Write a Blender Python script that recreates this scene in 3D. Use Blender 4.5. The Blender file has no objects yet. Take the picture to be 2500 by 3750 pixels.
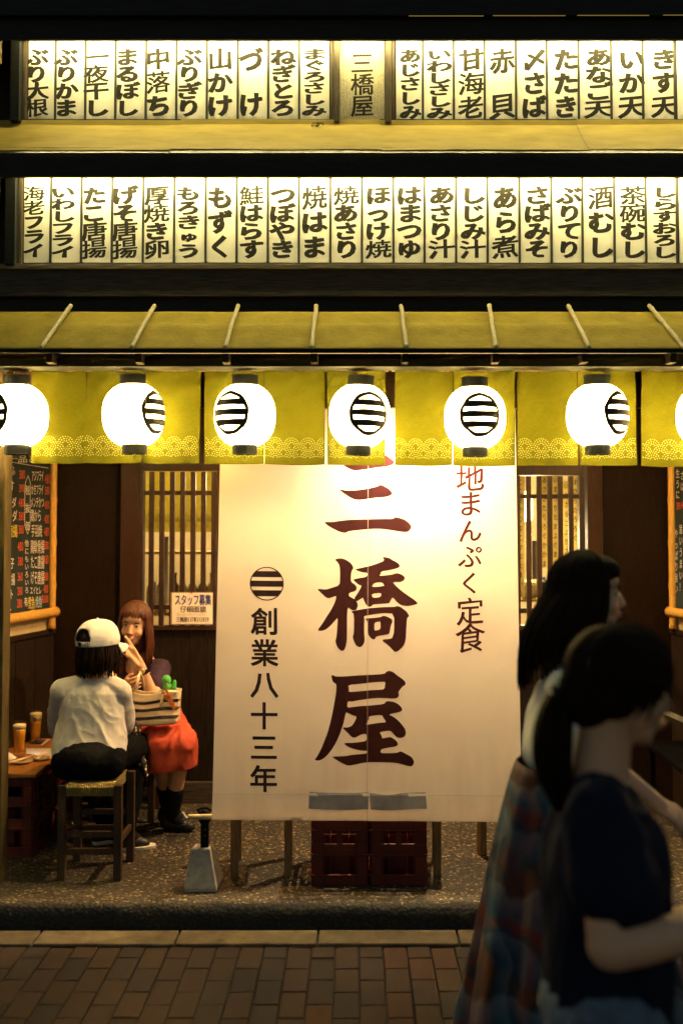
import bpy, bmesh, math, random
from mathutils import Vector, Matrix, noise
from mathutils.geometry import tessellate_polygon
R = math.radians
PI = math.pi
random.seed(7)
scn = bpy.context.scene
col = scn.collection

# ------------------------------------------------------------------ camera
F = 3646.0; CXP = 1300.0; CYP = 1778.0; PITCH = R(2.2); EYE = 1.79
cam_d = bpy.data.cameras.new('camera'); cam = bpy.data.objects.new('camera', cam_d); col.objects.link(cam)
cam.location = (0, 0, EYE); cam.rotation_euler = (R(90) + PITCH, 0, 0)
cam_d.sensor_width = 36; cam_d.lens = 35; cam_d.clip_end = 500; cam_d.clip_start = 0.05
cam_d.shift_x = -(CXP - 1250) / 3750; cam_d.shift_y = (CYP - 1875) / 3750
cam_d.dof.use_dof = True; cam_d.dof.focus_distance = 4.9; cam_d.dof.aperture_fstop = 1.5
scn.camera = cam
# ------------------------------------------------------------------ night sky, exposure
w = bpy.data.worlds.new('World'); scn.world = w; w.use_nodes = True
wn = w.node_tree.nodes; sky = wn.new('ShaderNodeTexSky'); sky.sky_type = 'NISHITA'; sky.sun_disc = False
sky.sun_elevation = R(2.5); sky.sun_rotation = R(0)
bg = wn['Background']; w.node_tree.links.new(sky.outputs[0], bg.inputs[0]); bg.inputs[1].default_value = 0.08
vs = scn.view_settings; vs.view_transform = 'Standard'; vs.look = 'None'; vs.exposure = 0.75; vs.gamma = 1.0
scn.cycles.use_denoising = True
scn.cycles.max_bounces = 6; scn.cycles.transparent_max_bounces = 10
scn.cycles.sample_clamp_indirect = 40.0
scn.cycles.caustics_reflective = False; scn.cycles.caustics_refractive = False

# ------------------------------------------------------------------ pixel helpers (photo pixels -> world)
def ray(px, py):
    u = (px - CXP) / F; v = (CYP - py) / F
    return Vector((u, math.cos(PITCH) - v * math.sin(PITCH), math.sin(PITCH) + v * math.cos(PITCH)))
def P(px, py, d):
    r = ray(px, py); return Vector((0, 0, EYE)) + r * (d / r.y)
def Pz(px, py, z):
    r = ray(px, py); return Vector((0, 0, EYE)) + r * ((z - EYE) / r.z)
def plane_map(p0, n, off=0.0):
    p0 = Vector(p0); n = Vector(n).normalized()
    if n.y > 0: n = -n
    def f(px, py, o=off):
        r = ray(px, py); c = Vector((0, 0, EYE))
        return c + r * ((p0 - c).dot(n) / r.dot(n)) + n * o
    return f
def X(px, d): return (px - CXP) / F * d
def Zp(py, d): return P(CXP, py, d).z

# ------------------------------------------------------------------ materials
MATS = {}
def mat(name, base, rough=0.6, var=0.25, scale=8.0, stretch=(1, 1, 1), bump=0.0, bscale=None, spec=0.4, metal=0.0,
        emit=None, estr=0.0, translucent=0.0, tint=None, detail=6.0, coat=0.0):
    if name in MATS: return MATS[name]
    m = bpy.data.materials.new(name); m.use_nodes = True; MATS[name] = m
    nt = m.node_tree; N = nt.nodes; L = nt.links; b = N['Principled BSDF']
    b.inputs['Roughness'].default_value = rough; b.inputs['Metallic'].default_value = metal
    b.inputs['Specular IOR Level'].default_value = spec
    b.inputs['Coat Weight'].default_value = coat
    tc = N.new('ShaderNodeTexCoord'); mp = N.new('ShaderNodeMapping'); mp.inputs['Scale'].default_value = stretch
    L.new(tc.outputs['Object'], mp.inputs[0])
    nz = N.new('ShaderNodeTexNoise'); nz.inputs['Scale'].default_value = scale; nz.inputs['Detail'].default_value = detail
    nz.inputs['Roughness'].default_value = 0.62
    L.new(mp.outputs[0], nz.inputs[0])
    mx = N.new('ShaderNodeMix'); mx.data_type = 'RGBA'
    lo = tuple(c * (1 - var) for c in base); hi = tint if tint else tuple(min(1, c * (1 + var)) for c in base)
    mx.inputs[6].default_value = (*lo, 1); mx.inputs[7].default_value = (*hi, 1)
    rp = N.new('ShaderNodeMapRange'); rp.inputs[1].default_value = 0.3; rp.inputs[2].default_value = 0.7
    L.new(nz.outputs[0], rp.inputs[0]); L.new(rp.outputs[0], mx.inputs[0]); L.new(mx.outputs[2], b.inputs['Base Color'])
    if name.startswith(('paver', 'kerb')):      # chewing gum and drip stains
        vo = N.new('ShaderNodeTexVoronoi'); vo.inputs['Scale'].default_value = 3.1; L.new(tc.outputs['Object'], vo.inputs[0])
        n3 = N.new('ShaderNodeTexNoise'); n3.inputs['Scale'].default_value = 2.3; n3.inputs['Detail'].default_value = 5; L.new(tc.outputs['Object'], n3.inputs[0])
        r1 = N.new('ShaderNodeMapRange'); r1.inputs[1].default_value = .06; r1.inputs[2].default_value = .10; r1.inputs[3].default_value = .35; L.new(vo.outputs['Distance'], r1.inputs[0])
        r2 = N.new('ShaderNodeMapRange'); r2.inputs[1].default_value = .35; r2.inputs[2].default_value = .62; r2.inputs[3].default_value = .62; r2.inputs[4].default_value = 1.15; L.new(n3.outputs[0], r2.inputs[0])
        mm = N.new('ShaderNodeMath'); mm.operation = 'MULTIPLY'; L.new(r1.outputs[0], mm.inputs[0]); L.new(r2.outputs[0], mm.inputs[1])
        mu = N.new('ShaderNodeMix'); mu.data_type = 'RGBA'; mu.blend_type = 'MULTIPLY'; mu.inputs[0].default_value = 1; L.new(mx.outputs[2], mu.inputs[6]); L.new(mm.outputs[0], mu.inputs[7]); L.new(mu.outputs[2], b.inputs['Base Color'])
    if bump:
        bp = N.new('ShaderNodeBump'); bp.inputs['Strength'].default_value = bump; bp.inputs['Distance'].default_value = 0.01
        src = nz
        if bscale:
            src = N.new('ShaderNodeTexNoise'); src.inputs['Scale'].default_value = bscale; src.inputs['Detail'].default_value = 5
            L.new(mp.outputs[0], src.inputs[0])
        L.new(src.outputs[0], bp.inputs['Height']); L.new(bp.outputs[0], b.inputs['Normal'])
    if emit:
        b.inputs['Emission Color'].default_value = (*emit, 1); b.inputs['Emission Strength'].default_value = estr
    if translucent:
        t = N.new('ShaderNodeBsdfTranslucent'); L.new(mx.outputs[2], t.inputs[0])
        ms = N.new('ShaderNodeMixShader'); ms.inputs[0].default_value = translucent
        L.new(b.outputs[0], ms.inputs[1]); L.new(t.outputs[0], ms.inputs[2]); L.new(ms.outputs[0], N['Material Output'].inputs[0])
    return m
def glassy(name, color, mixv=0.1):
    m = bpy.data.materials.new(name); m.use_nodes = True; N = m.node_tree.nodes; L = m.node_tree.links
    N.remove(N['Principled BSDF'])
    t = N.new('ShaderNodeBsdfTransparent'); t.inputs[0].default_value = (*color, 1)
    g = N.new('ShaderNodeBsdfGlossy'); g.inputs['Roughness'].default_value = 0.04
    lw = N.new('ShaderNodeLayerWeight'); pw = N.new('ShaderNodeMath'); pw.operation = 'POWER'; pw.inputs[1].default_value = 4; L.new(lw.outputs['Facing'], pw.inputs[0])
    fr = N.new('ShaderNodeMath'); fr.operation = 'MULTIPLY_ADD'; fr.inputs[1].default_value = .7; fr.inputs[2].default_value = .035; L.new(pw.outputs[0], fr.inputs[0])
    ms = N.new('ShaderNodeMixShader'); L.new(fr.outputs[0], ms.inputs[0]); L.new(t.outputs[0], ms.inputs[1]); L.new(g.outputs[0], ms.inputs[2])
    L.new(ms.outputs[0], N['Material Output'].inputs[0]); MATS[name] = m; return m

WOOD = mat('dark_wood', (0.020, 0.012, 0.007), 0.6, 0.6, 14, (9, 9, .8), 0.35, spec=0.15)
WOODH = mat('dark_wood_horizontal', (0.045, 0.036, 0.026), 0.6, 0.55, 9, (1, 12, 12), 0.5, spec=0.3)
BROWN = mat('brown_wood', (0.034, 0.013, 0.0055), 0.5, 0.45, 10, (14, 14, 1), 0.2, spec=0.2)
SLAT = mat('lattice_wood', (0.030, 0.013, 0.006), 0.45, 0.4, 16, (2, 2, 0.5), 0.15)
OLDWOOD = mat('weathered_wood', (0.16, 0.10, 0.045), 0.6, 0.5, 12, (10, 10, 1), 0.3)
BLACKW = mat('black_stained_wood', (0.012, 0.013, 0.012), 0.65, 0.4, 9, (1, 8, 8), 0.25, spec=0.25)
METAL = mat('painted_sheet_metal', (0.33, 0.245, 0.050), 0.6, 0.2, 5, (1, 3, 3), 0.15, spec=0.12)
ROOF = mat('weathered_roof_sheet', (0.275, 0.208, 0.026), 0.8, 0.2, 9, (1, 1, 1), 0.35, bscale=60, spec=0.12)
BAMBOO = mat('bamboo_yellow', (0.70, 0.40, 0.075), 0.35, 0.25, 20, (6, 6, 1), 0.1)
BAMBOOG = mat('bamboo_grey', (0.46, 0.38, 0.21), 0.55, 0.35, 30, (4, 4, 1), 0.2)
PLASTER = mat('cream_plaster', (0.58, 0.45, 0.23), 0.85, 0.12, 14, bump=0.15)
NOREN = mat('olive_noren_cloth', (0.073, 0.073, 0.0015), 0.85, 0.14, 60, (1, 1, 5), 0.25, bscale=260, spec=0.1, translucent=0.12)
DOT = mat('pale_noren_print', (0.22, 0.225, 0.055), 0.85, 0.08, 60, spec=0.1)
INK = mat('black_ink', (0.019, 0.016, 0.010), 0.7, 0.5, 90, spec=0.2)
CAPM = mat('black_lacquer', (0.005, 0.006, 0.006), 0.6, 0.3, 10, spec=0.10)
WIRE = mat('dark_wire', (0.10, 0.075, 0.04), 0.4, 0.2, 10, metal=0.6)
BOARD = mat('green_black_chalkboard', (0.016, 0.032, 0.032), 0.75, 0.5, 6, bump=0.05)
CHALK = mat('white_chalk', (0.75, 0.72, 0.66), 0.9, 0.25, 120)
CHALKR = mat('red_chalk', (0.78, 0.13, 0.05), 0.9, 0.25, 120)
CHALKY = mat('yellow_chalk', (0.75, 0.62, 0.10), 0.9, 0.25, 120)
CHALKB = mat('blue_chalk', (0.40, 0.55, 0.75), 0.9, 0.25, 120)
CONC = mat('concrete', (0.32, 0.31, 0.28), 0.85, 0.25, 30, bump=0.3, bscale=120)
CRATE = mat('red_plastic_crate', (0.115, 0.016, 0.009), 0.42, 0.25, 7, spec=0.5)
PAPER = mat('white_paper', (0.78, 0.74, 0.68), 0.8, 0.06, 10)
TABLEW = mat('orange_board_tabletop', (0.36, 0.15, 0.035), 0.4, 0.3, 9, (1, 10, 1), 0.1)
CERAM = mat('glazed_ceramic', (0.45, 0.36, 0.22), 0.15, 0.3, 30, spec=0.6)
CHOP = mat('pale_chopstick_wood', (0.75, 0.60, 0.35), 0.5, 0.15, 30)
ROPE = mat('woven_rope', (0.20, 0.155, 0.04), 0.8, 0.35, 150, (1, 1, 1), 0.5)
SKIN = mat('skin', (0.62, 0.36, 0.22), 0.5, 0.10, 12, spec=0.35, bump=0.03, bscale=200)
SKINP = mat('pale_skin', (0.66, 0.39, 0.26), 0.5, 0.10, 12, spec=0.35, bump=0.03, bscale=200)
HAIR = mat('black_hair', (0.016, 0.010, 0.007), 0.7, 0.5, 60, (8, 8, 0.6), 0.5, spec=0.04)
HAIRB = mat('auburn_hair', (0.085, 0.026, 0.008), 0.32, 0.75, 40, (8, 8, 0.6), 0.5, spec=0.5)
GLASS = glassy('clear_glass', (0.96, 0.97, 0.95))

# ------------------------------------------------------------------ mesh builder
class MB:
    def __init__(s): s.v = []; s.f = []; s.m = []
    def add(s, vs, fs, mi=0):
        o = len(s.v); s.v += [Vector(v) for v in vs]
        for f in fs: s.f.append(tuple(i + o for i in f)); s.m.append(mi)
    def box(s, x0, x1, y0, y1, z0, z1, mi=0, M=None):
        vs = [Vector((x, y, z)) for x in (x0, x1) for y in (y0, y1) for z in (z0, z1)]
        if M: vs = [M @ v for v in vs]
        s.add(vs, [(0, 1, 3, 2), (4, 6, 7, 5), (0, 4, 5, 1), (2, 3, 7, 6), (0, 2, 6, 4), (1, 5, 7, 3)], mi); return s
    def bar(s, a, b, wx, wy, mi=0, up=None):
        a = Vector(a); b = Vector(b); d = (b - a).normalized()
        up = Vector(up) if up else (Vector((0, 1, 0)) if abs(d.y) < 0.9 else Vector((0, 0, 1)))
        r = d.cross(up).normalized(); u = r.cross(d).normalized()
        vs = [p + r * (wx / 2 * i) + u * (wy / 2 * j) for p in (a, b) for i, j in ((-1, -1), (1, -1), (1, 1), (-1, 1))]
        s.add(vs, [(0, 3, 2, 1), (4, 5, 6, 7), (0, 1, 5, 4), (1, 2, 6, 5), (2, 3, 7, 6), (3, 0, 4, 7)], mi); return s
    def tube(s, pts, r, seg=10, mi=0, caps=True, sx=1.0):
        pts = [Vector(p) for p in pts]; n = len(pts); rs = r if isinstance(r, (list, tuple)) else [r] * n
        o = len(s.v); up = None
        for i, p in enumerate(pts):
            d = (pts[min(i + 1, n - 1)] - pts[max(i - 1, 0)]).normalized()
            if up is None: up = d.orthogonal().normalized()
            else:
                up = (up - d * up.dot(d)).normalized()
            w_ = d.cross(up)
            for k in range(seg):
                a = 2 * PI * k / seg
                s.v.append(p + (up * math.cos(a) * sx + w_ * math.sin(a)) * rs[i])
        for i in range(n - 1):
            for k in range(seg):
                k2 = (k + 1) % seg
                s.f.append((o + i * seg + k, o + i * seg + k2, o + (i + 1) * seg + k2, o + (i + 1) * seg + k)); s.m.append(mi)
        if caps:
            s.f.append(tuple(o + k for k in reversed(range(seg)))); s.m.append(mi)
            s.f.append(tuple(o + (n - 1) * seg + k for k in range(seg))); s.m.append(mi)
        return s
    def lathe(s, prof, c, seg=32, mi=0, axis=None):
        c = Vector(c); o = len(s.v); M = axis if axis else Matrix.Identity(3)
        for (r, z) in prof:
            for k in range(seg):
                a = 2 * PI * k / seg; s.v.append(c + M @ Vector((r * math.cos(a), r * math.sin(a), z)))
        for i in range(len(prof) - 1):
            for k in range(seg):
                k2 = (k + 1) % seg
                s.f.append((o + i * seg + k, o + i * seg + k2, o + (i + 1) * seg + k2, o + (i + 1) * seg + k)); s.m.append(mi)
        return s
    def grid(s, fn, nu, nv, mi=0):
        o = len(s.v)
        for j in range(nv + 1):
            for i in range(nu + 1): s.v.append(Vector(fn(i / nu, j / nv)))
        for j in range(nv):
            for i in range(nu):
                a = o + j * (nu + 1) + i; s.f.append((a, a + 1, a + nu + 2, a + nu + 1)); s.m.append(mi)
        return s
    def ell(s, c, r, mi=0, seg=20, rings=12, M=None):
        c = Vector(c); o = len(s.v); M = M if M else Matrix.Identity(3)
        s.v.append(c + M @ Vector((0, 0, -r[2])))
        for i in range(1, rings):
            t = -PI / 2 + PI * i / rings
            for k in range(seg):
                a = 2 * PI * k / seg
                s.v.append(c + M @ Vector((r[0] * math.cos(t) * math.cos(a), r[1] * math.cos(t) * math.sin(a), r[2] * math.sin(t))))
        s.v.append(c + M @ Vector((0, 0, r[2]))); last = len(s.v) - 1
        for k in range(seg):
            k2 = (k + 1) % seg
            s.f.append((o, o + 1 + k2, o + 1 + k)); s.m.append(mi)
            b = o + 1 + (rings - 2) * seg
            s.f.append((last, b + k, b + k2)); s.m.append(mi)
            for i in range(rings - 2):
                a = o + 1 + i * seg
                s.f.append((a + k, a + k2, a + seg + k2, a + seg + k)); s.m.append(mi)
        return s
    def cap(s, p0, p1, r0, r1, mi=0):
        """closed tapered capsule"""
        p0 = Vector(p0); p1 = Vector(p1); d = (p1 - p0); L_ = d.length; d = d.normalized() if L_ > 1e-6 else Vector((0, 0, 1))
        pts = []; rs = []
        for t in (-0.98, -0.8, -0.5): pts.append(p0 + d * (r0 * t)); rs.append(r0 * math.sqrt(1 - t * t))
        for i in range(5): t = i / 4; pts.append(p0.lerp(p1, t)); rs.append(r0 + (r1 - r0) * t)
        for t in (0.5, 0.8, 0.98): pts.append(p1 + d * (r1 * t)); rs.append(r1 * math.sqrt(1 - t * t))
        return s.tube(pts, rs, 14, mi)
    def build(s, name, mats, parent=None, smooth=False, bevel=0.0, base=None, solid=0.0):
        me = bpy.data.meshes.new(name)
        if parent is None:
            if base is None:
                zs = min(v.z for v in s.v); base = Vector((sum(v.x for v in s.v) / len(s.v), sum(v.y for v in s.v) / len(s.v), zs))
            off = Vector(base)
        else: off = root_of(parent)
        me.from_pydata([v - off for v in s.v], [], s.f)
        for m in (mats if isinstance(mats, (list, tuple)) else [mats]): me.materials.append(m)
        me.polygons.foreach_set('material_index', s.m)
        if smooth: me.polygons.foreach_set('use_smooth', [True] * len(s.f))
        me.update()
        o = bpy.data.objects.new(name, me); col.objects.link(o)
        if parent is None: o.location = off
        else: o.parent = parent
        if solid:
            md = o.modifiers.new('thickness', 'SOLIDIFY'); md.thickness = solid; md.offset = 0
        if bevel:
            md = o.modifiers.new('bevel', 'BEVEL'); md.width = bevel; md.segments = 2; md.limit_method = 'ANGLE'; md.angle_limit = R(40)
        return o
def root_of(o):
    while o.parent: o = o.parent
    return Vector(o.location)
def tag(o, label=None, cat=None, group=None, kind=None):
    if label: o['label'] = label
    if cat: o['category'] = cat
    if group: o['group'] = group
    if kind: o['kind'] = kind
    return o
def thing(name, label, cat, loc, group=None):
    o = bpy.data.objects.new(name, None); col.objects.link(o); o.location = loc; o.empty_display_size = 0.05
    return tag(o, label, cat, group)
def copy_tree(o, parent=None):
    c = o.copy(); col.objects.link(c)
    if parent: c.parent = parent
    for ch in [k for k in bpy.data.objects if k.parent == o]: copy_tree(ch, c)
    return c

# ------------------------------------------------------------------ lettering
GL = {}
def glyph(ch, a=0.03, b=0.012, th=-45, shear=0.0):
    key = (ch, a, b, th, shear)
    if key in GL: return GL[key]
    c = bpy.data.curves.new('t', 'FONT'); c.body = ch; c.size = 1; c.resolution_u = 3
    o = bpy.data.objects.new('t', c); col.objects.link(o)
    dg = bpy.context.evaluated_depsgraph_get(); dg.update()
    me = bpy.data.meshes.new_from_object(o.evaluated_get(dg))
    V = [Vector((v.co.x, v.co.y)) for v in me.vertices]; Fs = [tuple(p.vertices) for p in me.polygons]
    bpy.data.objects.remove(o); bpy.data.curves.remove(c); bpy.data.meshes.remove(me)
    cnt = {}
    for f in Fs:
        ar = sum(V[f[i]].x * V[f[(i + 1) % len(f)]].y - V[f[(i + 1) % len(f)]].x * V[f[i]].y for i in range(len(f)))
        if ar < 0: f = tuple(reversed(f))
        for i in range(len(f)):
            e = (f[i], f[(i + 1) % len(f)]); cnt[e] = 1
    nrm = [Vector((0, 0)) for _ in V]
    for (i, j) in cnt:
        if (j, i) in cnt: continue
        d = V[j] - V[i]
        if d.length < 1e-7: continue
        n = Vector((d.y, -d.x)).normalized(); nrm[i] += n; nrm[j] += n
    ct, st = math.cos(R(th)), math.sin(R(th)); W = []
    for v, n in zip(V, nrm):
        if n.length > 1e-6:
            n = n.normalized(); n1 = n.x * ct + n.y * st; n2 = -n.x * st + n.y * ct
            q = math.sqrt((a * n1) ** 2 + (b * n2) ** 2) + 1e-9
            e1 = a * a * n1 / q; e2 = b * b * n2 / q
            v = v + Vector((e1 * ct - e2 * st, e1 * st + e2 * ct))
        W.append(Vector((v.x, v.y + shear * (v.x - 0.5))))
    GL[key] = (W, Fs); return GL[key]
def split_tris(V, Fs, mx):
    V = [Vector((v[0], v[1])) for v in V]; out = []; st = [f for f in Fs]; mids = {}
    while st:
        f = st.pop()
        if len(f) > 3:
            st += [(f[0], f[i], f[i + 1]) for i in range(1, len(f) - 1)]; continue
        ls = [(V[f[i]] - V[f[(i + 1) % 3]]).length for i in range(3)]; k = ls.index(max(ls))
        if ls[k] <= mx: out.append(f); continue
        a, b, c = f[k], f[(k + 1) % 3], f[(k + 2) % 3]; key = (min(a, b), max(a, b))
        if key not in mids: V.append((V[a] + V[b]) / 2); mids[key] = len(V) - 1
        m = mids[key]; st += [(a, m, c), (m, b, c)]
    return V, out
def put_glyph(mb, ch, x0, y0, x1, y1, f, mi=0, fit=False, kw_max=0, **kw):
    """glyph into the photo-pixel box (y down) through map f"""
    W, Fs = glyph(ch, **kw)
    if not W: return
    if kw_max: W, Fs = split_tris(W, Fs, kw_max / max(1e-6, abs(x1 - x0)))
    if fit:
        ax = min(v.x for v in W); bx = max(v.x for v in W); ay = min(v.y for v in W); by = max(v.y for v in W)
    else: ax, bx, ay, by = 0.02, 0.98, -0.10, 0.86
    vs = [f(x0 + (v.x - ax) / (bx - ax) * (x1 - x0), y1 - (v.y - ay) / (by - ay) * (y1 - y0)) for v in W]
    mb.add(vs, Fs, mi)
def put_row(mb, text, x0, y0, x1, y1, f, mi=0, **kw):
    """horizontal text filling a box; digits are half width"""
    ws = [0.56 if ord(c) < 256 else 1.0 for c in text]; tot = sum(ws); x = x0
    for c, wd in zip(text, ws):
        xx = x + (x1 - x0) * wd / tot
        if c != ' ':
            put_glyph(mb, c, x, y0, xx, y1, f, mi, fit=(ord(c) < 256), **kw) if ord(c) >= 256 else \
                put_glyph(mb, c, x + (xx - x) * .12, y0 + (y1 - y0) * .08, xx - (xx - x) * .12, y1 - (y1 - y0) * .08, f, mi, fit=True, **kw)
        x = xx
def poly_fill(mb, outer, holes, f, mi=0, chaikin=1):
    def ch(p):
        for _ in range(chaikin):
            q = []
            for i in range(len(p)):
                a = Vector(p[i]); b = Vector(p[(i + 1) % len(p)]); q += [a.lerp(b, 0.22), a.lerp(b, 0.78)]
            p = q
        return p
    loops = [[Vector((p[0], p[1], 0)) for p in ch(l)] for l in [outer] + holes]
    tris = tessellate_polygon(loops); flat = [p for l in loops for p in l]
    V, T = split_tris(flat, [tuple(t) for t in tris], 26)
    mb.add([f(p.x, p.y) for p in V], T, mi)

# ------------------------------------------------------------------ ground, kerb, platform
mb = MB(); mb.box(-40, 40, -30, 4.44, -0.2, -0.010)
tag(mb.build('ground', mat('joint_sand', (0.012, 0.010, 0.008), 0.95, 0.4, 80), base=(0, 0, -0.2)), kind='structure')
BR = [mat('paver_brown', (0.023, 0.0130, 0.0066), 0.85, 0.3, 160, bump=0.35, bscale=500),
      mat('paver_grey', (0.0165, 0.0120, 0.0083), 0.85, 0.3, 160, bump=0.35, bscale=500),
      mat('paver_tan', (0.029, 0.0170, 0.0082), 0.85, 0.3, 160, bump=0.35, bscale=500),
      mat('paver_rust', (0.036, 0.0145, 0.0058), 0.85, 0.3, 160, bump=0.35, bscale=500),
      mat('paver_dark', (0.0115, 0.0082, 0.0058), 0.85, 0.3, 160, bump=0.35, bscale=500)]
mb = MB(); rb = random.Random(3)
ya = Pz(1358, 3508, 0).y; yb = Pz(1277, 3470, 0).y
for k in range(-42, 42):
    xa = 0.0165 + 0.1 * k
    y0 = (ya if k % 2 == 0 else yb) - 0.2 * 22
    for j in range(26):
        a0 = y0 + 0.2 * j; a1 = a0 + 0.2
        if a0 > 4.285: continue
        a1 = min(a1, 4.288)
        g = 0.0022 + rb.random() * 0.001; z = rb.uniform(-0.0015, 0.0015)
        tx = rb.uniform(-.0012, .0012); ty = rb.uniform(-.0012, .0012)
        x0, x1, q0, q1 = xa + g, xa + 0.1 - g, a0 + g, a1 - g; c = 0.003
        vs = [(x0, q0, -.012), (x1, q0, -.012), (x1, q1, -.012), (x0, q1, -.012),
              (x0, q0, z - c), (x1, q0, z - c), (x1, q1, z - c), (x0, q1, z - c),
              (x0 + c, q0 + c, z + tx + ty), (x1 - c, q0 + c, z - tx + ty), (x1 - c, q1 - c, z - tx - ty), (x0 + c, q1 - c, z + tx - ty)]
        fs = [(0, 1, 5, 4), (1, 2, 6, 5), (2, 3, 7, 6), (3, 0, 4, 7), (4, 5, 9, 8), (5, 6, 10, 9), (6, 7, 11, 10), (7, 4, 8, 11), (8, 9, 10, 11)]
        mb.add(vs, fs, rb.choices(range(5), (6, 2.5, 3, 1.2, 2))[0])
tag(mb.build('pavement', BR, base=(0, 2, 0)), kind='structure')
KERB = mat('kerb_concrete', (0.088, 0.071, 0.040), 0.85, 0.4, 14, bump=0.3, bscale=150)
mb = MB(); jx = X(660, 4.36)
for k in range(-6, 6):
    mb.box(jx + .604 * k + .004, jx + .604 * (k + 1) - .004, 4.292, 4.435, -.05, .012 + .0015 * math.sin(k * 7))
tag(mb.build('kerb', KERB, bevel=.006, base=(0, 4.3, 0)), kind='structure')
def pebble(name, dark, lo, hi):
    m = bpy.data.materials.new(name); m.use_nodes = True; N = m.node_tree.nodes; L = m.node_tree.links; b = N['Principled BSDF']
    tc = N.new('ShaderNodeTexCoord'); vo = N.new('ShaderNodeTexVoronoi'); vo.inputs['Scale'].default_value = 62; vo.inputs['Randomness'].default_value = 1
    nz = N.new('ShaderNodeTexNoise'); nz.inputs['Scale'].default_value = 5; nz.inputs['Detail'].default_value = 4
    L.new(tc.outputs['Object'], vo.inputs[0]); L.new(tc.outputs['Object'], nz.inputs[0])
    wn_ = N.new('ShaderNodeTexWhiteNoise'); L.new(vo.outputs['Position'], wn_.inputs[0])
    cr = N.new('ShaderNodeValToRGB'); e = cr.color_ramp.elements; e[0].color = (*lo, 1); e[0].position = 0.15; e[1].color = (*hi, 1); e[1].position = 0.97
    e2 = cr.color_ramp.elements.new(0.7); e2.color = tuple((a * 1.6 for a in lo)) + (1,)
    L.new(wn_.outputs['Value'], cr.inputs[0])
    rg = N.new('ShaderNodeMapRange'); rg.inputs[1].default_value = 0.30; rg.inputs[2].default_value = 0.62
    L.new(vo.outputs['Distance'], rg.inputs[0])
    mx = N.new('ShaderNodeMix'); mx.data_type = 'RGBA'; mx.inputs[7].default_value = (*dark, 1)
    L.new(rg.outputs[0], mx.inputs[0]); L.new(cr.outputs[0], mx.inputs[6])
    m2 = N.new('ShaderNodeMix'); m2.data_type = 'RGBA'; m2.blend_type = 'MULTIPLY'; m2.inputs[0].default_value = 0.7
    r3 = N.new('ShaderNodeMapRange'); r3.inputs[1].default_value = 0.3; r3.inputs[2].default_value = 0.7; r3.inputs[3].default_value = 0.45; r3.inputs[4].default_value = 1.2
    L.new(nz.outputs[0], r3.inputs[0]); L.new(mx.outputs[2], m2.inputs[6]); L.new(r3.outputs[0], m2.inputs[7])
    L.new(m2.outputs[2], b.inputs['Base Color']); b.inputs['Roughness'].default_value = 0.7
    bp = N.new('ShaderNodeBump'); bp.inputs['Strength'].default_value = 0.55; bp.inputs['Distance'].default_value = 0.008; bp.invert = True
    L.new(vo.outputs['Distance'], bp.inputs['Height']); L.new(bp.outputs[0], b.inputs['Normal'])
    return m
PEB = pebble('exposed_aggregate', (0.012, 0.010, 0.006), (0.042, 0.031, 0.015), (0.30, 0.23, 0.105))
PEBF = pebble('dark_aggregate', (0.004, 0.006, 0.006), (0.007, 0.009, 0.008), (0.025, 0.026, 0.022))  # darker stones for the front face and its rounded edge
FLZ = 0.11
def plat_fn(u, v):
    x = -3.2 + 6.4 * u
    e = 0.010 * noise.noise(Vector((x * 7, 0, 1))) + 0.006 * noise.noise(Vector((x * 25, 0, 4)))
    pts = [(4.452, -0.05), (4.455 + e * .4, 0.06), (4.462 + e, 0.095), (4.480 + e, FLZ - .001), (4.52, FLZ), (7, FLZ)]
    t = v * (len(pts) - 1); i = min(int(t), len(pts) - 2); t -= i
    return (x, pts[i][0] * (1 - t) + pts[i + 1][0] * t, pts[i][1] * (1 - t) + pts[i + 1][1] * t)
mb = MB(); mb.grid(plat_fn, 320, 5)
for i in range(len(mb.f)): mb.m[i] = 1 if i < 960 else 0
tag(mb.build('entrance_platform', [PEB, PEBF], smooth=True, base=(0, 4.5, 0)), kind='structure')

# ------------------------------------------------------------------ building shell
DW = 6.08                                   # back wall
DS = 4.90                                   # sign faces
DH = 4.60                                   # hood fascias
bld = thing('restaurant_building', 'dark timber restaurant front with two lit hoods and recessed entrance', 'building', (0, DW, 0))
def part(name, mb, m, parent=bld, **kw): return mb.build(name, m, parent, **kw)
XL, XR = -3.1, 3.1
# hoods: fascia, flashing, soffit
z1b = Zp(143, DH); z2b = Zp(646, DH); z2t = Zp(555, DH)
mb = MB(); mb.box(XL, XR, DH, DH + .02, z1b, z1b + .42); mb.box(XL, XR, DH - .03, DH - .002, z1b + .10, z1b + .43)
part('fascia', mb, BLACKW)
mb = MB(); mb.box(XL, XR, DH - .03, DS + .1, z1b + .44, z1b + 1.4); part('upper_wall', mb, BLACKW)
mb = MB(); mb.box(XL, XR, DH, DH + .02, z2b, z2t - .006); part('fascia', mb, BLACKW)
mb = MB(); mb.box(XL, XR, DH + .021, DS + .05, z1b + .175, z1b + .185); part('soffit', mb, WOODH)
mb = MB(); mb.box(XL, XR, DH + .021, DS + .05, z2b + .135, z2b + .145); part('soffit', mb, WOODH)
zs1 = Zp(463, DS - .02)
for k, (a, b) in enumerate(((1498, 1775), (1810, 2078), (2122, 2388), (2440, 2720))):
    mb = MB(); z = Zp(59 - k, DH - .03); mb.box(X(a, DH), X(b, DH), DH - .0335, DH - .0302, z - .0011, z + .0011); part('lit_gap', mb, mat('gap_glow', (.3, .2, .05), .6, 0, 5, emit=(.75, .50, .10), estr=.16))
mb = MB()
cuts = [XL, X(630, 4.7), X(1396, 4.7), X(2150, 4.7), XR]
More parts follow.
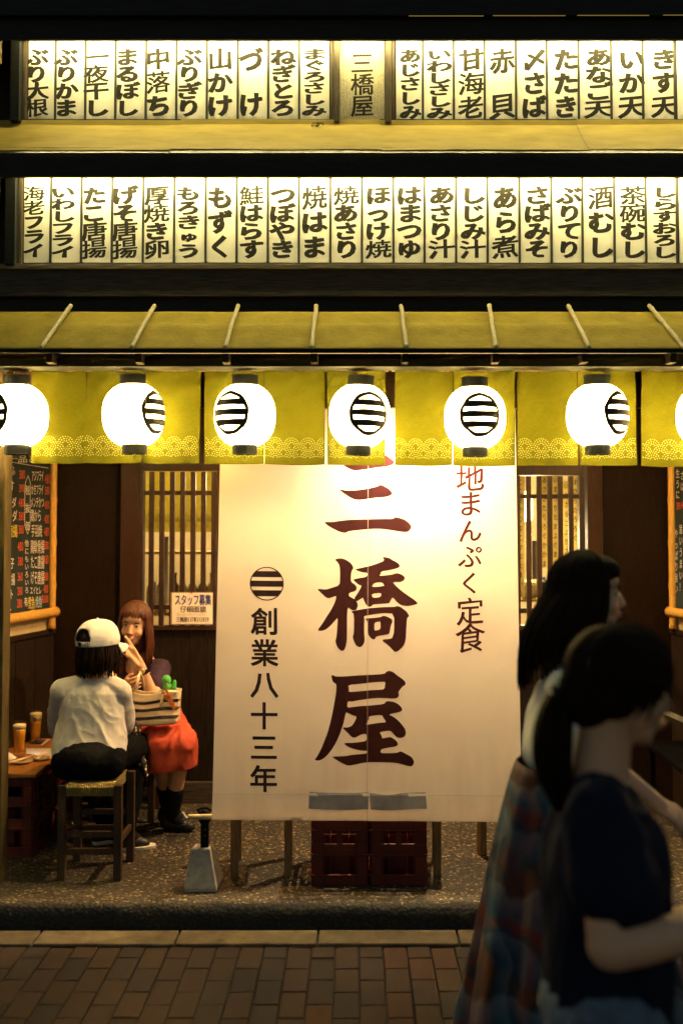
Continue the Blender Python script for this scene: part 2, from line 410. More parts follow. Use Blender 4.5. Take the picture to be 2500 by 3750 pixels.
for k in range(4):
    o = .0025 * (k % 2)
    def fl(u, v, a=cuts[k], b=cuts[k + 1], o=o):
        skew = (-.03 if k == 0 else 0.0 if k == 1 else .05) * (1 - v)
        x = a + (b - a) * u; wob = .0035 * noise.noise(Vector((x * 3, v * 2, k))) + .0015 * noise.noise(Vector((x * 14, v * 5, k)))
        prof = [(DH - .006, z2t - .002), (DH - .010, z2t + .004), (DH + .10, z2t + (zs1 - z2t) * .36), (DS - .035, zs1), (DS - .03, zs1 + .028)]
        t = v * 4; i = min(int(t), 3); t -= i
        return (x, prof[i][0] * (1 - t) + prof[i + 1][0] * t - o, prof[i][1] * (1 - t) + prof[i + 1][1] * t + o + wob)
    mb.grid(fl, 60, 12)
part('flashing', mb, METAL, smooth=False, solid=.0015)
# boards between lower signs and awning
mb = MB(); mb.box(XL, XR, DS - .055, DS + .03, Zp(986, DS - .05), Zp(966, DS - .05)); part('sign_rail', mb, mat('grey_brown_plank', (0.13, 0.10, 0.055), 0.65, 0.5, 9, (1, 12, 12), 0.5), bevel=.003)
mb = MB(); mb.box(XL, XR, DS - .04, DS + .03, Zp(1085, DS - .04), Zp(987, DS - .04)); part('plank_fascia', mb, WOODH, bevel=.003)
mb = MB(); mb.box(XL, XR, DS + .0, DS + .06, Zp(1230, DS), Zp(1086, DS)); part('recess_board', mb, BLACKW)
# ceiling of the porch, beam behind the noren
zbm = Zp(1345, 4.52); zbt = Zp(1283, 4.5)
mb = MB(); mb.box(XL, XR, 4.62, 7.0, zbm + .05, zbm + .08); part('porch_ceiling', mb, WOODH)
mb = MB(); mb.box(XL, XR, 4.905, 4.96, zbm - .14, zbm + .045); part('lintel', mb, BROWN, bevel=.004)
# back wall pieces
def wall_px(name, px0, px1, py0, py1, d, m, th=.03, parent=bld, z0=None, bevel=.003):
    mb = MB(); mb.box(X(px0, d), X(px1, d), d, d + th, Zp(py1, d) if z0 is None else z0, Zp(py0, d)); return part(name, mb, m, parent, bevel=bevel)
DARKP = mat('dark_door_panel', (0.013, 0.0058, 0.0026), 0.6, 0.5, 8, (14, 14, 1), 0.12, spec=0.10)
wall_px('door_panel', 195, 441, 1400, 3000, DW, DARKP, z0=FLZ + .001)
wall_px('pillar', 442, 510, 1400, 3000, DW - .05, BROWN, .09, z0=FLZ + .001)
wall_px('door_panel', 2204, 2470, 1400, 3000, DW, DARKP, z0=FLZ + .001)
wall_px('pillar', 2150, 2203, 1400, 3000, DW - .05, BROWN, .09, z0=FLZ + .001)
# board wainscot under the windows
mb = MB(); xa, xb = X(512, DW), X(2148, DW); nb = 26
for k in range(nb):
    a = xa + (xb - xa) * k / nb; b = xa + (xb - xa) * (k + 1) / nb
    mb.box(a + .001, b - .0015, DW - .01 + .0015 * (k % 3), DW + .02, FLZ + .13, Zp(2292, DW))
part('wainscot', mb, mat('black_brown_boards', (0.014, 0.0095, 0.0065), 0.55, 0.6, 10, (10, 10, .7), 0.3, spec=0.15))
mb = MB(); mb.box(xa, xb, DW - .035, DW + .02, FLZ, FLZ + .128); part('base_board', mb, WOODH, bevel=.004)
# sliding door leaf behind the banner
mb = MB()
mb.box(X(815, DW), X(1885, DW), DW - .028, DW - .014, Zp(2288, DW) + .002, zbm + .05)
part('sliding_door', mb, DARKP)
# windows with lattice
def window(px0, px1, slats, py0, py1, rails, cols):
    d = DW - .02; wdw = MB()
    wdw.box(X(px0, d), X(px1, d), d - .015, d + .045, Zp(py0, d) + .002, zbm + .05)
    wdw.box(X(px0, d), X(px1, d), d - .02, d + .045, Zp(2306, d), Zp(py1, d))
    wdw.box(X(px0, d), X(px0 + 18, d), d - .015, d + .045, Zp(py1, d), Zp(py0, d))
    wdw.box(X(px1 - 20, d), X(px1, d), d - .015, d + .045, Zp(py1, d), Zp(py0, d))
    wn_ = part('window', wdw, SLAT, bevel=.002)
    for ya_, yb_ in rails:
        m2 = MB(); m2.box(X(px0 + 18, d), X(px1 - 20, d), d + .004, d + .022, Zp(yb_, d), Zp(ya_, d)); m2.build('rail', SLAT, wn_)
    for s in slats:
        m2 = MB(); m2.box(X(s, d), X(s + 18, d), d - .018, d + .003, Zp(py1, d), Zp(py0 + 2, d)); m2.build('slat', SLAT, wn_, bevel=.0015)
    m2 = MB(); m2.box(X(px0 + 16, d), X(px1 - 18, d), d + .026, d + .030, Zp(py1, d), Zp(py0, d)); m2.build('glass_pane', GLASS, wn_)
window(510, 815, [548 + 37.9 * k for k in range(7)], 1726, 2290, [(1797, 1813), (2216, 2232)], 0)
window(1884, 2138, [1924 + 38.6 * k for k in range(5)], 1742, 2290, [(1810, 1826), (2228, 2246)], 0)
# splayed side walls
def side_wall(sg):
    c = Vector((X(200, DW) if sg < 0 else X(2452, DW), DW, 0)); dr = Vector((sg * .25, -1, 0)).normalized(); nn = Vector((-sg, -.25 * 1, 0)).normalized()
    L_ = 1.42
    def wp(k, z, o=0.0): return c + dr * k + nn * o + Vector((0, 0, z))
    def slab(k0, k1, z0, z1, o0, o1):
        m = MB(); vs = [wp(k, z, o) for k in (k0, k1) for o in (o0, o1) for z in (z0, z1)]
        m.add(vs, [(0, 1, 3, 2), (4, 6, 7, 5), (0, 4, 5, 1), (2, 3, 7, 6), (0, 2, 6, 4), (1, 5, 7, 3)]); return m
    zd = 1.155
    part('plaster_wall', slab(0, L_, zd, zbm + .05, -.06, 0), PLASTER)
    m = MB()
    nb = 14
    for k in range(nb):
        s_ = slab(L_ * k / nb + .001, L_ * (k + 1) / nb - .001, FLZ + .001, zd - .03, -.06, .006 + .002 * (k % 2)); m.add(s_.v, s_.f)
    part('wainscot', m, WOOD)
    part('dado_cap', slab(0, L_, zd - .03, zd, -.06, .02), WOOD, bevel=.003)
    return c, dr, nn, wp, slab
LW = side_wall(-1); RW = side_wall(1)
# interior
INT = mat('interior_cream', (0.62, 0.48, 0.26), 0.8, 0.15, 3, bump=0.05)
mb = MB(); mb.box(XL, XR, 8.6, 8.7, 0, 3); mb.box(XL, XL + .05, 6.4, 8.6, 0, 3); mb.box(XR - .05, XR, 6.4, 8.6, 0, 3); mb.box(XL, XR, 7.0, 8.7, 2.62, 2.7)
part('interior_wall', mb, INT)
mb = MB(); mb.box(XL, XR, 7.001, 8.6, .0, .1); part('interior_floor', mb, WOOD)
for a, b in ((-3, X(196, DW)), (X(2470, DW), 3)):
    mb = MB(); mb.box(a, b, DW + .08, DW + .12, 0, 2.9); part('outer_wall', mb, WOOD)
# corner posts at the street edge
POST2 = mat('corner_post_wood', (0.060, 0.042, 0.016), 0.6, 0.5, 12, (10, 10, 1), 0.3, spec=0.15)
mb = MB(); mb.box(X(-40, 4.72), X(24, 4.72), 4.70, 4.80, FLZ + .001, zbm + .04); part('corner_post', mb, POST2, bevel=.004)
mb = MB(); mb.box(X(2560, 4.72), X(2640, 4.72), 4.70, 4.80, FLZ + .001, zbm + .04); part('corner_post', mb, POST2, bevel=.004)

# ------------------------------------------------------------------ awning
d1, d2 = 4.40, 4.83; za = Zp(1280, d1); zb_ = Zp(1143, d2)
aw = thing('awning', 'low sloping weathered sheet awning held down by bamboo battens over the entrance', 'awning', (0, d2, za))
def rf(u, v):
    x = XL + (XR - XL) * u; d = d1 + (d2 - d1) * v; z = za + (zb_ - za) * v
    z += .016 * max(0, 1 - abs(v - .52) * 6) + .002 * noise.noise(Vector((x * 4, v * 3, 0)))
    return (x, d, z)
mb = MB(); mb.grid(rf, 80, 16); mb.build('roof_sheet', ROOF, aw, smooth=True, solid=.004)
mb = MB(); mb.box(XL, XR, d1 - .008, d1 + .004, za - .016, za + .003); mb.build('front_edge', CAPM, aw)
bt = [163, 355, 547, 726, 920, 1123, 1304, 1490]; bb = [95, 302, 516, 715, 933, 1138, 1352, 1570]; ra = [113, 318, 518, 721, 930, 1138, 1342, 1545]
sc_ = 1.5944
for k in range(8):
    a = P(bt[k] * sc_, 706 * sc_, d2 + .01); b = P(bb[k] * sc_, 804 * sc_, d1 - .01); a.z += .008; b.z += .008
    mb = MB(); pts = []; rs = []; rr = random.Random(k)
    for i in range(25):
        t = i / 24; p = a.lerp(b, t); p.z += .004 * math.sin(t * PI) + .002 * noise.noise(Vector((t * 4, k, 0))); p.x += .003 * noise.noise(Vector((t * 3, k, 5)))
        pts.append(p); rs.append(.0105 + (.0022 if i % 8 == (3 + k) % 8 else 0) - (.001 if i % 8 == (4 + k) % 8 else 0))
    mb.tube(pts, rs, 9); mb.build('batten', BAMBOOG, aw, smooth=True)
    mb = MB(); x = X(ra[k] * sc_, 4.46); mb.box(x - .016, x + .016, 4.43, 4.56, za - .052, za - .012); mb.build('rafter', WOOD, aw, bevel=.002)
mb = MB(); mb.box(XL, XR, 4.50, 4.62, zbm, za - .022); mb.build('beam', BLACKW, aw, bevel=.003)

# ------------------------------------------------------------------ lit sign rows
TUBE = mat('fluorescent_glow', (0.9, 0.9, 0.8), 0.4, 0.0, 5, emit=(1.0, 0.86, 0.38), estr=50.0)
def dirty_panel():
    m = bpy.data.materials.new('panel_white'); m.use_nodes = True; N = m.node_tree.nodes; L = m.node_tree.links; b = N['Principled BSDF']
    tc = N.new('ShaderNodeTexCoord'); sx = N.new('ShaderNodeSeparateXYZ'); L.new(tc.outputs['Object'], sx.inputs[0])
    oi = N.new('ShaderNodeObjectInfo'); va = N.new('ShaderNodeVectorMath'); L.new(tc.outputs['Object'], va.inputs[0]); L.new(oi.outputs['Location'], va.inputs[1])
    nz = N.new('ShaderNodeTexNoise'); nz.inputs['Scale'].default_value = 16; nz.inputs['Detail'].default_value = 6; L.new(va.outputs[0], nz.inputs[0])
    a = N.new('ShaderNodeMath'); a.operation = 'MULTIPLY_ADD'; L.new(nz.outputs[0], a.inputs[0]); a.inputs[1].default_value = .11; a.inputs[2].default_value = -.035
    s = N.new('ShaderNodeMath'); s.operation = 'SUBTRACT'; L.new(a.outputs[0], s.inputs[0]); L.new(sx.outputs['Z'], s.inputs[1])
    r = N.new('ShaderNodeMapRange'); r.inputs[1].default_value = -.015; r.inputs[2].default_value = .03; r.inputs[4].default_value = .8; L.new(s.outputs[0], r.inputs[0])
    n2 = N.new('ShaderNodeTexNoise'); n2.inputs['Scale'].default_value = 5; n2.inputs['Detail'].default_value = 5; L.new(va.outputs[0], n2.inputs[0])
    m0 = N.new('ShaderNodeMix'); m0.data_type = 'RGBA'; L.new(n2.outputs[0], m0.inputs[0]); m0.inputs[6].default_value = (.68, .63, .50, 1); m0.inputs[7].default_value = (.84, .80, .70, 1)
    mx = N.new('ShaderNodeMix'); mx.data_type = 'RGBA'; L.new(r.outputs[0], mx.inputs[0]); L.new(m0.outputs[2], mx.inputs[6]); mx.inputs[7].default_value = (.14, .11, .04, 1)
    L.new(mx.outputs[2], b.inputs['Base Color']); b.inputs['Roughness'].default_value = .6; return m
PAN1 = dirty_panel(); PAN2 = mat('panel_clean_white', (0.76, 0.72, 0.61), 0.6, 0.09, 6)
POSTM = mat('sign_post_wood', (0.060, 0.040, 0.017), 0.6, 0.5, 12, (10, 10, 1), 0.3)
STICK = mat('divider_wood', (0.022, 0.019, 0.009), 0.6, 0.3, 20)
sgn = plane_map((0, DS, 0), (0, -1, 0))
def wgt(c):
    n = len(glyph(c, a=.01, b=.005)[0]); return .064 if ord(c) < 0x3100 else (.045 if c == '貝' else .062) if n < 36 else .052 if n < 45 else .047 if n < 70 else .038 if n < 95 else .031
def panel(x0, x1, y0, y1, text, label, group, pm):
    x0 *= sc_; x1 *= sc_; cx = (x0 + x1) / 2
    t = thing('menu_sign', label, 'menu sign', (X(cx, DS), DS, Zp(y1, DS)), group)
    mb = MB(); mb.box(X(x0 + 3, DS), X(x1 - 3, DS), DS, DS + .008, Zp(y1, DS), Zp(y0, DS) + .05); mb.build('board', pm, t)
    mb = MB(); n = len(text); H = y1 - y0; top = y0 + H * .10; bot = y1 - H * .05; wd = (x1 - x0) * .80
    gh = min(wd * .98, (bot - top) / n * (1.02 if n > 3 else .95)); rr = random.Random(text)
    f = lambda px, py: sgn(px, py, .0005)
    for i, c in enumerate(text):
        yc = (top + gh / 2) + (bot - top - gh) * (i / (n - 1) if n > 1 else .5)
        sml = .74 if c in 'ゅ' else 1.0; ww = wd * sml * rr.uniform(.96, 1.05); hh = gh * sml * rr.uniform(.97, 1.04); xx = cx + rr.uniform(-2, 2)
        put_glyph(mb, c, xx - ww / 2, yc - hh / 2, xx + ww / 2, yc + hh / 2, f, a=wgt(c), b=wgt(c) * .5, th=-38, shear=.13)
    mb.build('lettering', INK, t); return t
r1a = [52, 117, 187, 257, 328, 399, 470, 542, 613, 685, 757]; r1b = [909, 973, 1045, 1117, 1190, 1262, 1336, 1412, 1486, 1560]
T1 = [('ぶり大根', 'buri daikon, at the left end'), ('ぶりかま', 'buri kama in four characters'), ('一夜干し', 'ichiya boshi, starting with one bar'), ('まるぼし', 'maruboshi in hiragana'),
      ('中落ち', 'naka ochi in three characters'), ('ぶりぎり', 'burigiri in hiragana'), ('山かけ', 'yama kake, mountain character on top'), ('づけ', 'zuke in two widely spaced characters'), ('ねぎとろ', 'negi toro in hiragana'), ('まぐろさしみ', 'maguro sashimi, left of the shop name plaque')]
T1b = [('あじさしみ', 'aji sashimi, right of the shop name plaque'), ('いわしさしみ', 'iwashi sashimi, six small characters'), ('甘海老', 'ama ebi in three kanji'), ('赤貝', 'akagai in two widely spaced kanji'), ('〆さば', 'shime saba, crossed stroke on top'),
       ('たたき', 'tataki in three characters'), ('あなご天', 'anago ten with sky character below'), ('いか天', 'ika ten with sky character below'), ('きす天', 'kisu ten with sky character below')]
for i, (t, l) in enumerate(T1): panel(r1a[i], r1a[i + 1], 147, 441, t, 'upper row panel reading ' + l, 'menu panels in the upper lit row', PAN1)
for i, (t, l) in enumerate(T1b): panel(r1b[i], r1b[i + 1], 147, 452 - i * 1.2, t, 'upper row panel reading ' + l, 'menu panels in the upper lit row', PAN1)
panel(1564, 1634, 147, 443, 'ぎ', 'upper row panel cut off by the right edge of the photo', 'menu panels in the upper lit row', PAN1)
r2 = [46, 110, 181, 252, 324, 396, 469, 541, 613, 685, 758, 831, 904, 976, 1049, 1122, 1196, 1270, 1342, 1416, 1489, 1561]
T2 = [('海老フライ', 'ebi furai, at the left end'), ('いわしフライ', 'iwashi furai in six characters'), ('たこ唐揚', 'tako karaage'), ('げそ唐揚', 'geso karaage'), ('厚焼き卵', 'atsuyaki tamago'), ('もろきゅう', 'morokyu in hiragana'), ('もずく', 'mozuku in three spaced hiragana'),
      ('鮭はらす', 'sake harasu'), ('つぼやき', 'tsuboyaki in hiragana'), ('焼はま', 'yaki hama in three characters'), ('焼あさり', 'yaki asari'), ('ほっけ焼', 'hokke yaki'), ('はまつゆ', 'hama tsuyu in hiragana'), ('あさり汁', 'asari soup'), ('しじみ汁', 'shijimi soup'),
      ('あら煮', 'ara ni in three characters'), ('さばみそ', 'saba miso in hiragana'), ('ぶりてり', 'buri teri in hiragana'), ('酒むし', 'saka mushi in three characters'), ('茶碗むし', 'chawan mushi'), ('しらすおろし', 'shirasu oroshi in six characters')]
for i, (t, l) in enumerate(T2): panel(r2[i], r2[i + 1], 650, 961, t, 'lower row panel reading ' + l, 'menu panels in the lower lit row', PAN2)
panel(1565, 1637, 650, 961, 'く', 'lower row panel cut off by the right edge of the photo', 'menu panels in the lower lit row', PAN2)
# frames
def frame(edges, y0, y1, posts):
    mb = MB(); zt = Zp(y0, DS) + .06; zb2 = Zp(y1, DS)
    mb.box(XL, XR, DS + .012, DS + .03, zb2 - .03, zt + .05)
    fr = part('sign_backing', mb, WOOD)
    for e in edges:
        x = X(e * sc_, DS); mb = MB(); mb.box(x - .0056, x + .0056, DS - .006, DS + .0005, zb2 + .0, zt); mb.build('divider', STICK, fr)
    for a, b, pr in posts:
        mb = MB(); mb.box(X(a * sc_, DS), X(b * sc_, DS), DS - pr, DS + .011, zb2 - .028, zt); mb.build('post', POSTM if pr < .06 else BLACKW, fr, bevel=.002)
    return fr
fr1 = frame(r1a[1:-1] + r1b[1:], 147, 441, [(44, 51.3, .025), (22, 43.5, .07), (758, 765, .025), (766, 779, .05), (885, 899, .05), (900, 907, .025)])
mb = MB(); mb.box(X(0, DS), X(2600, DS), DS - .03, DS - .001, Zp(462, DS), Zp(443, DS) - .001); mb.build('bottom_rail', BLACKW, fr1, bevel=.003)
fr2 = frame(r2[1:], 650, 961, [(38, 45.5, .025), (14, 37.5, .07)])
for (py0, py1) in ((147, 236), (640, 735)):
    mb = MB(); mb.box(X(-40, DS), X(18, DS), DS - .16, DS - .12, Zp(py1, DS - .12), Zp(py0 - 30, DS - .12)); part('side_bracket', mb, OLDWOOD, bevel=.003)
# shop name plaque behind wired glass
pq = thing('shop_name_plaque', 'small framed plaque of wired glass with the three character shop name, between the upper panels', 'sign', (X(1327, DS), DS, Zp(450, DS)))
mb = MB(); mb.box(X(1243, DS), X(1409, DS), DS - .004, DS + .008, Zp(450, DS), Zp(147, DS) + .05)
mb.build('board', mat('plaque_cream', (0.50, 0.45, 0.30), 0.55, 0.25, 90, bump=0.2, bscale=200), pq)
mb = MB()
for i, c in enumerate('三橋屋'):
    yc = 232 + i * 78; put_glyph(mb, c, 1284, yc - 40, 1368, yc + 40, lambda a, b: sgn(a, b, .0045), a=.026, b=.012, th=-40, shear=.05)
mb.build('lettering', INK, pq)
mb = MB()
for k in range(15):
    x = X(1246 + k * 11.5, DS - .02); mb.tube([(x + (.004 if j % 2 else -.004), DS - .02, Zp(446, DS) + .0075 * j) for j in range(53)], .0006, 3, caps=False)
mb.build('wire_mesh', WIRE, pq)
# tubes
DT = 4.79
for nm, zz in (('upper', z1b + .118), ('lower', z2b + .092)):
    for k in range(3):
        x0 = -1.615 + k * 1.22
        t = thing('fluorescent_lamp', 'fluorescent tube hidden behind the %s hood board, %s of three' % (nm, ('leftmost', 'middle', 'rightmost')[k]), 'lamp', (x0 + .6, DT, zz), 'tubes behind the hood boards')
        mb = MB(); mb.tube([(x0, DT, zz), (x0 + 1.18, DT, zz)], .013, 12); mb.build('tube', TUBE, t, smooth=True)
        mb = MB(); mb.box(x0, x0 + 1.18, DT - .02, DT + .02, zz + .0125, zz + .026); mb.build('batten', PAPER, t)

# ------------------------------------------------------------------ noren
DN = 4.765
def noren(label, spans, loc_px, y0=1356, yb=(1700, 1704)):
    t = thing('noren', label, 'shop curtain', (X(loc_px, DN), DN, Zp(1700, DN)))
    xs = [s for sp in spans for s in sp]
    mb = MB(); mb.tube([(X(min(xs) * sc_ - 12, DN), DN + .012, Zp(1352, DN)), (X(max(xs) * sc_ + 12, DN), DN + .012, Zp(1352, DN))], .011, 10); mb.build('rod', OLDWOOD, t, smooth=True)
    for i, (a, b) in enumerate(spans):
        a *= sc_; b *= sc_; rr = random.Random(int(a)); ph = rr.uniform(0, 6); x0, x1 = X(a + 1.5, DN), X(b - 1.5, DN); zt = Zp(y0, DN); zl = Zp(1694 + 10 * min(1, a / 1200) + rr.uniform(-3, 3), DN)
        dl = rr.uniform(-.006, .006); sag = rr.uniform(.002, .006); amp = rr.uniform(.007, .014)
        def cf(u, v, o=0.0, x0=x0, x1=x1, zt=zt, zl=zl, ph=ph, dl=dl, sag=sag, amp=amp):
            x = x0 + (x1 - x0) * (u + .012 * math.sin(v * 3 + ph) * (v if u > .5 else -v) * .5) + dl * v
            z = zt + (zl - zt) * v - sag * math.sin(u * PI) * v - (.004 * math.sin(u * PI) * (1 - v) * 2 if v < .5 else 0)
            y = DN + amp * math.sin(u * 5.5 + ph + v * 1.3) * (.3 + .7 * v) + .018 * noise.noise(Vector((x * 8, v * 1.8, ph))) + .010 * (1 - v) * noise.noise(Vector((x * 20 + v * 6, v * 9, ph))) - .012 * v
            return Vector((x, y - o, z))
        mb = MB(); mb.grid(cf, 30, 36)
        # stitched squares near the top, hem line
        W = x1 - x0; H = zt - zl
        # fan print: rows of dotted arcs
        Rf = .0375; sp = .078; rows = [(H - .098), (H - .066), (H - .034)]; off0 = rr.uniform(0, sp)
        cs = [[(off0 + sp * (k - 1) + (sp / 2 if j % 2 else 0), rows[j]) for k in range(int(W / sp) + 4)] for j in range(3)]
        for j in range(3):
            for (cx, cy) in cs[j]:
                for ra_, n in ((.034, 9), (.0228, 6), (.0115, 4)):
                    for q in range(n):
                        an = R(14) + (PI - R(28)) * q / (n - 1); px = cx + ra_ * math.cos(an); py = cy - ra_ * math.sin(an) * .93
                        if px < .006 or px > W - .006: continue
                        if j < 2 and any((px - c2) ** 2 + (py - d2_) ** 2 < (Rf + .001) ** 2 and py < d2_ + .004 for c2, d2_ in cs[j + 1]): continue
                        rd = .0034 * rr.uniform(.85, 1.12)
                        mb.add([cf((px + rd * math.cos(k * PI / 3)) / W, (py + rd * math.sin(k * PI / 3)) / H, .0016) for k in range(6)], [(0, 5, 4, 3, 2, 1)], 1)
        mb.build('cloth_panel', [NOREN, DOT], t, smooth=True)
    return t
noren('long yellow green noren with pale wave print across the left of the entrance', [(68, 195), (195.5, 330), (330.5, 461), (466, 605), (605.5, 746), (750, 886)], 760)
noren('yellow green noren with pale wave print right of the gap in the middle', [(907, 1041), (1042, 1184), (1188, 1327), (1328, 1461), (1473, 1612)], 1990)

# ------------------------------------------------------------------ lanterns
DL = 4.60; SCL = DL / F
LANT = bpy.data.materials.new('glowing_paper'); LANT.use_nodes = True
_b = LANT.node_tree.nodes['Principled BSDF']; _b.inputs['Base Color'].default_value = (.85, .80, .62, 1); _b.inputs['Roughness'].default_value = .7
_b.inputs['Emission Color'].default_value = (1.0, .80, .34, 1); _b.inputs['Emission Strength'].default_value = 0.45
_t = LANT.node_tree.nodes.new('ShaderNodeBsdfTranslucent'); _t.inputs[0].default_value = (.85, .80, .62, 1); _m = LANT.node_tree.nodes.new('ShaderNodeAddShader')
LANT.node_tree.links.new(_b.outputs[0], _m.inputs[0]); LANT.node_tree.links.new(_t.outputs[0], _m.inputs[1]); LANT.node_tree.links.new(_m.outputs[0], LANT.node_tree.nodes['Material Output'].inputs[0])
LBULB = bpy.data.lights.new('bulb', 'POINT'); LBULB.energy = 9.0; LBULB.color = (1, .77, .42); LBULB.shadow_soft_size = .03
LR = 0.141
def lr(z):           # body radius at height z in [-.139,.139]
    q = abs(z) / .1535; return LR * (1 - q ** 2.45) ** (1 / 2.05)
def lantern(px, py, label, crests, tilt):
    c = P(px, py, DL); t = thing('paper_lantern', label, 'lantern', c + Vector((0, 0, -.20)), 'paper lanterns hanging under the beam')
    ax = Matrix.Rotation(R(tilt), 3, 'Y')
    prof = []
    for i in range(133):
        z = -.139 + .278 * i / 132; prof.append((lr(z) + .0017 * math.cos(2 * PI * i / 6), z))
    mb = MB(); mb.lathe(prof, c, 48, axis=ax); body = mb.build('paper_body', LANT, t, smooth=True)
    lo = bpy.data.objects.new('bulb', LBULB); col.objects.link(lo); lo.parent = t; lo.location = c - root_of(t) - Vector((0, 0, .050))
    for s, rad in ((1, .0605), (-1, .057)):
        z0 = s * .133; z1 = s * .186 if s > 0 else -.181
        mb = MB(); mb.lathe([(rad - .003, z0 - s * .004), (rad, z0), (rad, z1 - s * .003), (rad + .002, z1), (rad - .005, z1), (rad - .007, z1 - s * .015), (0.0005, z1 - s * .016)] if s > 0 else
                            [(.0005, z1 + .012), (rad - .006, z1 + .010), (rad - .005, z1), (rad + .001, z1), (rad, z1 + .003), (rad, z0), (rad - .003, z0 + .004)], c, 36, axis=ax)
        mb.build('end_ring', CAPM, t, smooth=False)
    mb = MB(); mb.tube([c + ax @ Vector((.055 * math.cos(a), 0, .165 + .052 * math.sin(a))) for a in [PI * k / 12 for k in range(13)]], .0022, 6)
    mb.tube([c + ax @ Vector((0, 0, .214)), c + Vector((0, 0, zbm - c.z + .005)) + Vector((ax @ Vector((0, 0, .21))).xy.to_3d() * 1)], .002, 6)
    mb.build('wire_hanger', WIRE, t, smooth=True)
    mb = MB(); mb.tube([c + ax @ Vector((.010 * math.cos(a), 0, -.196 + .014 * math.sin(a))) for a in [2 * PI * k / 14 for k in range(15)]], .0016, 6, caps=False); mb.build('pull_ring', WIRE, t, smooth=True)
    for th0 in crests:
        mb = MB()
        def sf(u, v, th0=th0):      # u along the girth, v up (metres on paper)
            a = R(th0) + u / LR - PI / 2; r_ = lr(v) + .0028; return c + ax @ Vector((r_ * math.cos(a), r_ * math.sin(a), v))
        rr = random.Random(int(th0 * 7 + px))
        def ring(u, v):
            a = 2 * PI * u; r_ = .083 + (.0175 + .0015 * math.sin(a * 5 + px)) * v + .001 * math.sin(a * 9); return sf(r_ * .97 * math.cos(a), .002 + r_ * math.sin(a))
        mb.grid(ring, 64, 2)
        for b in (.0465, .0, -.0465):
            hw = math.sqrt(.0895 ** 2 - b * b)
            def bar(u, v, b=b, hw=hw):
                x = -hw + 2 * hw * u; return sf(x, .002 + b + (.0138 + .001 * math.sin(x * 60 + px)) * (2 * v - 1) + .002 * math.cos(x * 14))
            mb.grid(bar, 30, 2)
        mb.build('crest', INK, t, smooth=True)
    return t
LN = [(62, 1522, 'white lantern at the left end of the row, crest cut by the photo edge', [-36, 144], -1), (490, 1520, 'white lantern with its crest turned to the right, second from left', [66, -114], -2),
      (897, 1522, 'white lantern with its crest left of centre, over the left part of the banner', [-26, 154], 0), (1316, 1524, 'white lantern in front of the gap between the two noren', [20, 200], 2),
      (1738, 1530, 'white lantern hanging lowest, crest facing nearly straight to the street', [4, 184], 0), (2186, 1522, 'white lantern with its crest turned right, above the two walking people', [38, 218], 0),
      (2590, 1525, 'white lantern half cut off by the right edge of the photo', [10, 190], 0)]
LN += [(3015, 1524, 'unseen white lantern added right of view to light the walking faces', [30, 210], 1), (3440, 1524, 'second unseen white lantern added right of view to light the walking faces', [-20, 160], 0), (-370, 1522, 'unseen white lantern added past the left end of the row', [12, 192], 0)]  # unseen lanterns added to carry on the row and light the walkers
for a in LN: lantern(*a)

